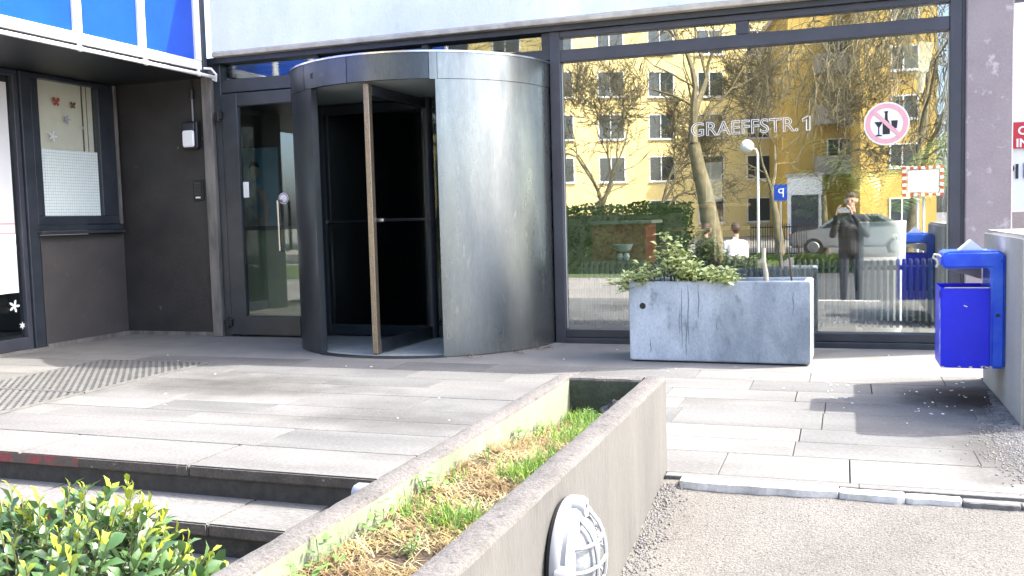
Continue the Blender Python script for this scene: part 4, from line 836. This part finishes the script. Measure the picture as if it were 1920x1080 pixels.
house('yellow_apartment_house', 'yellow rendered apartment house mirrored in the large window', (-10.9, -45.5, 0), rad(-30), -22, 13, 11, 13.6, m_yel, wins, 1.6, 1.45)
house('ochre_apartment_house', 'ochre end block of flats mirrored at right in the window', (2.5, -35.5, 0), rad(-4), -1.75, 1.75, 14, 12.2, m_och, [(.25, .95), (.25, 3.6), (.3, 5.95), (.3, 8.3), (.3, 10.6)], 1.15, 1.05)
house('balcony_block', 'recessed yellow stair block with pale balconies mirrored in window', (-.6, -42, 0), rad(-12), -2.4, 1.6, 8, 12.5, m_och, [(-1.2, 2.2), (.4, 4.4), (.4, 7.2), (.4, 10)], 1.3, 1.2, [(.3, 3.0, 2.6), (.3, 5.8, 2.6), (.3, 8.6, 2.6)])
gd = thing('white_garage', 'white garage front mirrored in the large window', 'garage'); MB().box(-2.9, -41, -.5, -1.1, -39, 2.9).build('wall', m_wpaint, gd); MB().box(-3.0, -41.1, 2.9, -1.0, -38.9, 3.05).build('roof', m_pale, gd); MB().box(-2.7, -38.998, -.5, -1.3, -38.97, 1.9).build('door', m_grey, gd)

# bare trees
def tree(name, label, base, H, r0, lean, seed, depth=5, fork=.35, nsplit=(2, 3), col='bark_olive', droop=0.0, cap=3400):
    q = random.Random(seed); t = thing(name, label, 'tree', 'bare trees along the street', loc=base); trunk = MB(); cr = MB(); cnt = [0]
    def br(p, d, l, r, lev):
        n = 5 if lev < 2 else 4; pts = [p.copy()]; dirs = []
        for i in range(n):
            k_ = .05 if lev == 0 else .13; d = (d + Vector((q.gauss(0, k_), q.gauss(0, k_), q.gauss(.03, .09) - droop*lev*.06))).normalized(); p = p+d*l/n; pts.append(p.copy()); dirs.append(d.copy())
        rs = [r*(1-.45*i/n) for i in range(n+1)]
        (trunk if lev == 0 else cr).tube(pts, rs, 9 if lev == 0 else (6 if lev < 3 else 3), False)
        if lev >= depth: return
        for k in range(q.randint(*nsplit) + (1 if lev in (2, 3) else 0)):
            i = n if k < 2 else q.randint(max(1, n-3), n); ax = dirs[min(i, n)-1]
            o = ax.orthogonal().normalized(); o.rotate(Matrix.Rotation(q.uniform(0, 6.28), 3, ax)); an = q.uniform(.3, .75)
            queue.append((pts[i], (ax*math.cos(an)+o*math.sin(an)).normalized(), l*q.uniform(.65, .9), max(.013, rs[i]*q.uniform(.55, .72)), lev+1))
        if lev >= 1:
            for k in range(3):
                i = q.randint(1, n-1); ax = dirs[i]; o = ax.orthogonal().normalized(); o.rotate(Matrix.Rotation(q.uniform(0, 6.28), 3, ax))
                queue.append((pts[i], (ax*.5+o*.8).normalized(), l*q.uniform(.4, .7), max(.013, rs[i]*.4), max(lev+1, depth-1)))
    queue = [(Vector((0, 0, 0)), Vector(lean).normalized(), H*fork, r0, 0)]
    while queue and cnt[0] < cap: cnt[0] += 1; br(*queue.pop(0))
    mb = M(col, (.24, .2, .11), .9, col2=(.14, .12, .065), nscale=5, bump=.5, bscale=20)
    trunk.build('trunk', mb, t, smooth=True); cr.build('crown', mb, t, recalc=False)
tree('bare_tree', 'thick forked bare tree mirrored in the middle of the window', (-3.75, -15.2, -.5), 11, .34, (-.05, 0, 1), 12, 6, .34)
tree('bare_tree', 'spreading bare tree mirrored at the left of the window', (-8.3, -17, -.5), 9.5, .2, (.12, 0, 1), 23, 6, .22)
tree('bare_tree', 'slender bare tree mirrored behind the address lettering', (-1.9, -16.4, -.5), 9, .17, (-.02, 0, 1), 37, 6, .24)
tree('bare_tree', 'drooping bare tree mirrored at the right of the window', (1.7, -14.5, -.5), 9.5, .17, (.1, 0, 1), 41, 6, .35, droop=.9)
tree('bare_tree', 'bare tree farther left, mirrored in the metal drum', (-13.5, -15, -.5), 12, .28, (0, 0, 1), 55, 5, .3, cap=3000)

tree('bare_tree', 'low branching bare tree mirrored before the yellow house', (-6.3, -20.5, -.5), 9.5, .17, (.05, 0, 1), 61, 6, .2)
tree('bare_tree', 'twiggy young bare tree mirrored beside the parking sign', (-.6, -21, -.5), 9.5, .15, (0, 0, 1), 73, 6, .22)

def hedge(name, label, x0, x1, y0, y1, z0, z1, n, seed, mat, inset=.45, ls=1.0):
    q = random.Random(seed); t = thing(name, label, 'hedge', 'hedges mirrored in the window'); b = MB()
    for k in range(n):
        x = q.uniform(x0, x1); y = q.uniform(y0, y1); top = z1-.25*(noise.noise((x*1.1, y, seed))*.5+.5)-.12*(noise.noise((x*4, y*4, seed))*.5+.5); z = z0+(top-z0)*(q.random()**.6)
        p = Vector((x, y, z)); d = Vector((q.gauss(0, 1), q.gauss(0, 1), q.gauss(.2, .7))).normalized(); s = d.orthogonal().normalized()*.035*ls; l = d*.055*ls
        b._add([p-l, p+s, p+l, p-s], [(0, 1, 2, 3)])
    b.build('foliage', mat, t, recalc=False)['kind'] = 'stuff'
    if inset: MB().box(x0+.2, y0+.2, z0, x1-.2, y1-.2, z1-inset).build('inner_twigs', MATS['shade_leaf'], t)
    else:
        for k in range(14): y = y0+(y1-y0)*(k+.5)/14; x = (x0+x1)/2; MB().tube([(x, y, z0), (x+.05, y+.04, .4), (x-.04, y+.1, 1.0), (x, y, z1-.3)], [.022, .018, .012, .005], 6).build('stem', m_bark, t)
hedge('garden_hedge', 'tall dark green hedge mirrored at the left of the window', -9.5, -3.7, -10.6, -9.3, -.5, 1.5, 9000, 3, M('hedge_leaf', (.035, .075, .018), .55, col2=(.07, .12, .03), nscale=3, trans=.15))
hedge('low_hedge', 'low bright green hedge mirrored in front of the fence', -3.6, .4, -9.9, -9.2, -.5, .15, 4000, 4, M('low_hedge_leaf', (.06, .12, .02), .55, col2=(.11, .17, .03), nscale=3, trans=.2))
fn = thing('iron_fence', 'iron picket fence mirrored beside the lamp post', 'fence')
pk = MB().box(-.012, -.012, -.5, .012, .012, .62).build('picket', m_black, fn); pk.location = (-2.85, -16.9, 0)
for i in range(1, 24): o = pk.copy(); C.objects.link(o); o.parent = fn; o.location = (-2.85+i*.075, -16.9, 0)
MB().box(-2.9, -16.925, .5, -1.05, -16.913, .54).build('rail', m_black, fn); MB().box(-2.9, -16.925, -.35, -1.05, -16.913, -.31).build('rail', m_black, fn)
lp = thing('street_lamp', 'white globe street lamp mirrored in the large window', 'street lamp')
MB().tube([(-2.5, -15.5, -.5), (-2.5, -15.5, 2.8), (-2.55, -15.5, 2.95), (-2.75, -15.5, 3.0)], [.045, .04, .035, .03], 10).build('post', m_wpaint, lp, smooth=True)
MB().lathe([(.21*math.sin(math.pi*i/14)+.001, 3.05-.21*math.cos(math.pi*i/14)) for i in range(15)], 20, (-2.82, -15.5, 0)).build('globe', m_diff, lp, smooth=True)
pg = thing('parking_sign', 'blue parking sign on a post mirrored in the window', 'sign')
MB().tube([(-1.85, -15.9, -.5), (-1.85, -15.9, 1.85)], .03, 8).build('post', m_steel, pg); MB().box(-2.05, -15.86, 1.35, -1.65, -15.84, 1.85).build('plate', M('sign_blue', (.01, .06, .4), .4), pg)
flat_text('P', .4, 'letter', m_letw, pg, Matrix.Translation((-1.72, -15.836, 1.46)) @ Matrix.Rotation(math.pi, 4, 'Z') @ FACEY)
tm = thing('traffic_mirror', 'traffic mirror with red and white border seen in the glass', 'mirror')
MB().box(1.28, -7.56, 1.33, 1.92, -7.5, 1.83).build('mirror_face', M('mirror_white', (.72, .72, .7), .3), tm, bevel=.02)
mr_, mw_ = M('signal_red', (.5, .03, .02), .5), m_wpaint; k = 0
for i in range(11):
    for z in (1.26, 1.84): MB().box(1.19+i*.0745, -7.57, z, 1.19+(i+1)*.0745-.001, -7.49, z+.06).build('border_block', mr_ if i % 2 == 0 else mw_, tm)
for i in range(7):
    for x in (1.19, 1.935): MB().box(x, -7.57, 1.322+i*.0737, x+.073, -7.49, 1.322+(i+1)*.0737-.001).build('border_block', mr_ if i % 2 else mw_, tm)
for x in (1.5, 1.62): MB().tube([(x, -7.6, -.5), (x, -7.6, 1.3)], .03, 8).build('post', m_wpaint, tm)
# silver car across the way
cr_ = thing('parked_car', 'silver parked car mirrored low in the large window', 'car', loc=(0, 0, 0))
body = [(-2.0, .28), (-2.05, .55), (-1.95, .78), (-1.2, .88), (-.55, 1.32), (.75, 1.36), (1.45, .95), (1.95, .86), (2.05, .6), (2.0, .28)]
MB().prism(body, 'y', -.8, .8).build('body', M('silver_paint', (.42, .43, .43), .25, .6), cr_, bevel=.07, seg=2, smooth=True)
for s in (-1, 1):
    for pts in ([(-1.0, .92), (-.5, 1.26), (.1, 1.29), (.1, .93)], [(.17, .93), (.17, 1.29), (.72, 1.29), (1.25, .96)]): MB().prism(pts, 'y', s*.801, s*.806).build('side_window', g_win, cr_)
    for x in (-1.25, 1.3):
        w = MB().lathe([(.3, -.09), (.31, 0), (.3, .09)], 24, (x, s*.74, .3), 'y').build('wheel', m_rub, cr_, smooth=True); MB().lathe([(.19, .0), (.17, .012)], 16, (x, s*.83 if s > 0 else s*.842, .3), 'y').build('rim', m_steel, w)
    MB().box(1.98, s*.5-.15, .6, 2.03, s*.5+.15, .72).build('headlight', m_diff, cr_); MB().box(-2.05, s*.55-.12, .6, -1.99, s*.55+.12, .75).build('tail_light', mr_, cr_)
cr_.matrix_world = Matrix.Translation((.35, -18.9, -.49)) @ Matrix.Rotation(rad(4), 4, 'Z')
# white neighbour house beyond the pillar with two signs
nh = thing('neighbour_house', 'white rendered house beyond the brown corner pillar', 'building')
MB().box(1.6, 14.0, -.5, 9, 22, 8).build('wall', M('bright_render', (.8, .8, .78), .85, col2=(.74, .74, .72), nscale=1.5, fine=.04), nh)
rs_ = thing('red_sign', 'red sign with white lettering at the right edge beyond pillar', 'sign')
MB().box(2.1, 13.96, 1.75, 2.9, 13.985, 2.09).build('plate', M('sign_red', (.5, .02, .03), .5), rs_)
flat_text('CA', .15, 'letters', m_letw, rs_, Matrix.Translation((2.15, 13.958, 1.93)) @ FACEY, bold=.004); flat_text('IN', .15, 'letters', m_letw, rs_, Matrix.Translation((2.13, 13.958, 1.77)) @ FACEY, bold=.004)
ws_ = thing('pi_lettering', 'black letters PI and a blue square on the white house', 'lettering')
flat_text('PI', .27, 'letters', m_ink, ws_, Matrix.Translation((1.98, 13.985, 1.36)) @ FACEY, bold=.004); MB().box(2.23, 13.98, 1.36, 2.5, 13.995, 1.56).build('square', M('navy_print', (.02, .04, .2), .5), ws_)
bp_ = thing('brown_post_box', 'brown box on a post beyond the low wall', 'box'); MB().box(1.29, 8.9, .72, 1.75, 9.1, .96).build('housing', m_pillar, bp_, bevel=.01); MB().box(1.45, 8.96, -.5, 1.55, 9.04, .719).build('post', m_grey, bp_)

#@@PEOPLE
def person(name, label, caps, zones, ext=(), voxel=.009, eyes=(), loc=None):
    """caps: (p0, r0, p1, r1, zone) tapered limbs fused by a voxel remesh into one continuous body"""
    b = MB()
    for p0, r0, p1, r1, zn in caps:
        p0, p1 = Vector(p0), Vector(p1); d = (p1-p0); d = d.normalized() if d.length > 1e-6 else Vector((0, 0, 1)); pts = []; rs = []
        for i in range(5): t = rad(90-i*22.5); pts.append(p0-d*r0*math.sin(t)); rs.append(max(.0008, r0*math.cos(t)))
        for i in range(1, 6): t = rad((i-1)*22.5); pts.append(p1+d*r1*math.sin(t)); rs.append(max(.0008, r1*math.cos(t)))
        b.tube(pts, rs, 12)
    for c, h in ext:   # ellipsoids (head)
        pr = [(math.sin(math.pi*i/12)+.001, -math.cos(math.pi*i/12)) for i in range(13)]; m_ = MB().lathe(pr, 20); b._add([(c[0]+v[0]*h[0], c[1]+v[1]*h[1], c[2]+v[2]*h[2]) for v in m_.v], m_.f)
    o = b.build('tmp', m_black); md = o.modifiers.new('r', 'REMESH'); md.mode = 'VOXEL'; md.voxel_size = voxel; sm = o.modifiers.new('s', 'SMOOTH'); sm.iterations = 4; sm.factor = .4
    me = bpy.data.meshes.new_from_object(o.evaluated_get(bpy.context.evaluated_depsgraph_get())); bpy.data.objects.remove(o)
    me.materials.clear(); zl = list(zones); [me.materials.append(zones[z]) for z in zl]
    cl = [(Vector(c[0]), Vector(c[2])-Vector(c[0]), c[1], c[3], zl.index(c[4])) for c in caps] + [(Vector(c), Vector((0, 0, .001)), min(h)*1.02, min(h)*1.02, zl.index('skin')) for c, h in ext]
    for f in me.polygons:
        p = f.center; best = 9; bi = 0
        for a, d, r0, r1, zi in cl:
            t = max(0, min(1, (p-a).dot(d)/max(1e-9, d.length_squared))); dist = (p-a-d*t).length-(r0+(r1-r0)*t)
            if dist < best: best = dist; bi = zi
        f.material_index = bi; f.use_smooth = True
    o = tag(link(name, me), label, 'person')
    for e_, r_, mt in eyes:
        m_ = MB().lathe([(math.sin(math.pi*i/8)*r_+.0003, -math.cos(math.pi*i/8)*r_) for i in range(9)], 10, e_).build('face_detail', mt, o, smooth=True)
    return o
m_skin = M('skin', (.52, .31, .22), .55, col2=(.48, .27, .19), nscale=8); m_coat = M('dark_coat', (.02, .022, .025), .8, col2=(.03, .032, .035), nscale=8, bump=.4); m_jean = M('dark_trousers', (.018, .02, .03), .85); m_hair = M('brown_hair', (.06, .035, .02), .6, bump=.5, bscale=80); m_shoe = M('shoe', (.03, .03, .03), .5); m_lip2 = M('lips', (.4, .16, .13), .5); m_shirt = M('white_shirt', (.75, .75, .75), .8); m_olive = M('olive_jacket', (.06, .06, .035), .85)
def head(c, fdir, hair, sc_=1.0):
    """head parts round centre c looking along fdir (unit, horizontal)"""
    c = Vector(c); f = Vector(fdir); s = Vector((-f.y, f.x, 0)); U = Vector((0, 0, 1)); P = lambda a, b, z: tuple(c+f*a+s*b+U*z)
    caps = [(P(.0, 0, .02), .083, P(-.02, 0, .035), .088, 'skin'), (P(.03, 0, -.05), .055, P(.045, 0, -.075), .04, 'skin'), (P(.085, 0, .005), .011, P(.102, 0, -.02), .014, 'skin'),
            (P(.0, .083, -.005), .016, P(-.008, .086, .02), .02, 'skin'), (P(.0, -.083, -.005), .016, P(-.008, -.086, .02), .02, 'skin'),
            (P(-.015, 0, .065), .088, P(-.045, 0, .04), .09, 'hair'), (P(.045, .03, .085), .03, P(.045, -.03, .085), .03, 'hair'), (P(-.06, 0, 0), .06, P(-.055, 0, -.03), .05, 'hair'), (P(-.03, 0, -.08), .052, P(-.045, 0, -.16), .056, 'skin')]
    ey = [(P(.078, .032, .012), .011, m_ink), (P(.078, -.032, .012), .011, m_ink), (P(.081, .012, -.052), .008, m_lip2), (P(.083, -.004, -.052), .008, m_lip2), (P(.081, -.014, -.052), .007, m_lip2), (P(.083, .032, .034), .007, m_hair), (P(.083, -.032, .034), .007, m_hair)]
    return caps, ey
def hand(w, fd, ud, side, curl):
    """palm from wrist w along fd; ud = out of the palm; side = thumb direction; fingers bend towards ud"""
    w, fd, ud, side = Vector(w), Vector(fd).normalized(), Vector(ud).normalized(), Vector(side).normalized(); k = []
    for i in range(4): o = side*(.03-.02*i); k.append((tuple(w+o*.7), .013, tuple(w+fd*.075+o), .0115, 'skin'))
    for i, L in enumerate((.068, .076, .07, .056)):
        p = w+fd*.08+side*(.03-.02*i); d = fd.copy(); r_ = .009
        for j, sg in enumerate((.45, .32, .23)):
            d = (d*math.cos(curl)+ud*math.sin(curl)).normalized(); p2 = p+d*L*sg; k.append((tuple(p), r_, tuple(p2), r_*.9, 'skin')); p = p2; r_ *= .92; 
    p = w+fd*.02+side*.032; d = (side*.8+fd*.6+ud*.2).normalized(); p2 = p+d*.038; p3 = p2+(fd*.8+ud*.5).normalized()*.03; k += [(tuple(p), .0125, tuple(p2), .0105, 'skin'), (tuple(p2), .0105, tuple(p3), .009, 'skin')]
    return k
# photographer with the phone held up before the face (the viewer's own reflection)
hx, hy, hz = .1, -.33, 1.125; G = -.5
caps, ey = head((hx, hy, hz), (-.2, .98, 0), m_hair)
caps += [((hx, hy-.03, .93), .07, (hx, hy-.04, .86), .1, 'coat'), ((hx-.15, hy-.04, .87), .07, (hx+.15, hy-.04, .87), .07, 'coat'), ((hx-.08, hy-.04, .78), .11, (hx-.07, hy-.03, .42), .105, 'coat'), ((hx+.08, hy-.04, .78), .11, (hx+.07, hy-.03, .42), .105, 'coat'), ((hx, hy, .7), .11, (hx, hy, .42), .11, 'coat')]
for s in (-1, 1):
    sh_, el_, wr_ = (hx+s*.19, hy-.03, .87), (hx+s*.24-.02, hy+.06, .64), (s*.115+.01, -.075, .93)
    caps += [(sh_, .062, el_, .05, 'coat'), (el_, .05, wr_, .034, 'coat')]
    caps += hand((s*.107, -.068, .948), (-s*.25, .1, .95), (-s*.8, .35, 0), (0, -.9, .2), .45)
    caps += [((hx+s*.085, hy-.03, .4), .095, (hx+s*.1, hy-.01, .0), .062, 'trousers'), ((hx+s*.1, hy-.01, .0), .06, (hx+s*.11, hy-.03, G+.08), .043, 'trousers'), ((hx+s*.11, hy-.04, G+.045), .042, (hx+s*.125, hy+.12, G+.035), .034, 'shoe')]
person('person', 'person in dark coat holding up a phone, mirrored in window', caps, {'skin': m_skin, 'coat': m_coat, 'trousers': m_jean, 'hair': m_hair, 'shoe': m_shoe}, voxel=.0085, eyes=ey)
ph_ = thing('phone', 'phone held up by the mirrored person in dark coat', 'phone'); MB().box(-.08, -.036, .963, .08, -.027, 1.04).build('case', m_lampw, ph_, bevel=.003); MB().box(-.077, -.0385, .966, .077, -.0362, 1.037).build('screen', m_black, ph_)
# two people sitting on a bench
bc = thing('garden_bench', 'wooden bench with two people, mirrored in the window', 'bench')
for y in (-4.35, -4.24, -4.13): MB().box(-3.1, y-.045, -.1, -1.5, y+.045, -.06).build('slat', m_wood, bc)
for x in (-2.95, -1.65): MB().box(x-.04, -4.4, -.499, x+.04, -4.08, -.101).build('leg', m_dark, bc)
def sitter(x, f, top, label, hairm):
    hc = (x, -4.24+f[1]*.05, .68); c_, e_ = head(hc, f, hairm); F = Vector((f[0], f[1], 0)); S = Vector((-f[1], f[0], 0)); B = Vector((x, -4.24, 0)); P = lambda a, b, z: tuple(B+F*a+S*b+Vector((0, 0, z)))
    c_ += [(P(0, .15, .42), .065, P(0, -.15, .42), .065, 'top'), (P(0, .06, .36), .11, P(0, .06, .04), .11, 'top'), (P(0, -.06, .36), .11, P(0, -.06, .04), .11, 'top'), (P(0, .0, .5), .06, P(0, 0, .44), .08, 'top')]
    for s in (-1, 1):
        c_ += [(P(0, s*.19, .41), .055, P(.04, s*.23, .16), .044, 'top'), (P(.04, s*.23, .16), .042, P(.26, s*.12, .1), .03, 'top'), (P(.02, s*.09, .02), .09, P(.42, s*.1, .0), .062, 'trousers'), (P(.42, s*.1, .0), .06, P(.45, s*.1, G+.09), .042, 'trousers'), (P(.43, s*.1, G+.045), .04, P(.58, s*.11, G+.035), .033, 'shoe')]
        c_ += hand(P(.27, s*.115, .1), F*.9+Vector((0, 0, -.2)), Vector((0, 0, -1)), -S*s, .25)
    person('person', label, c_, {'skin': m_skin, 'top': top, 'trousers': m_jean, 'hair': m_hair, 'shoe': m_shoe}, voxel=.011, eyes=e_)
sitter(-2.55, (.35, -.94, 0), m_olive, 'person in olive jacket seated on the mirrored bench', m_hair)
sitter(-2.0, (-.35, -.94, 0), m_shirt, 'person in white shirt seated on the mirrored bench', m_hair)
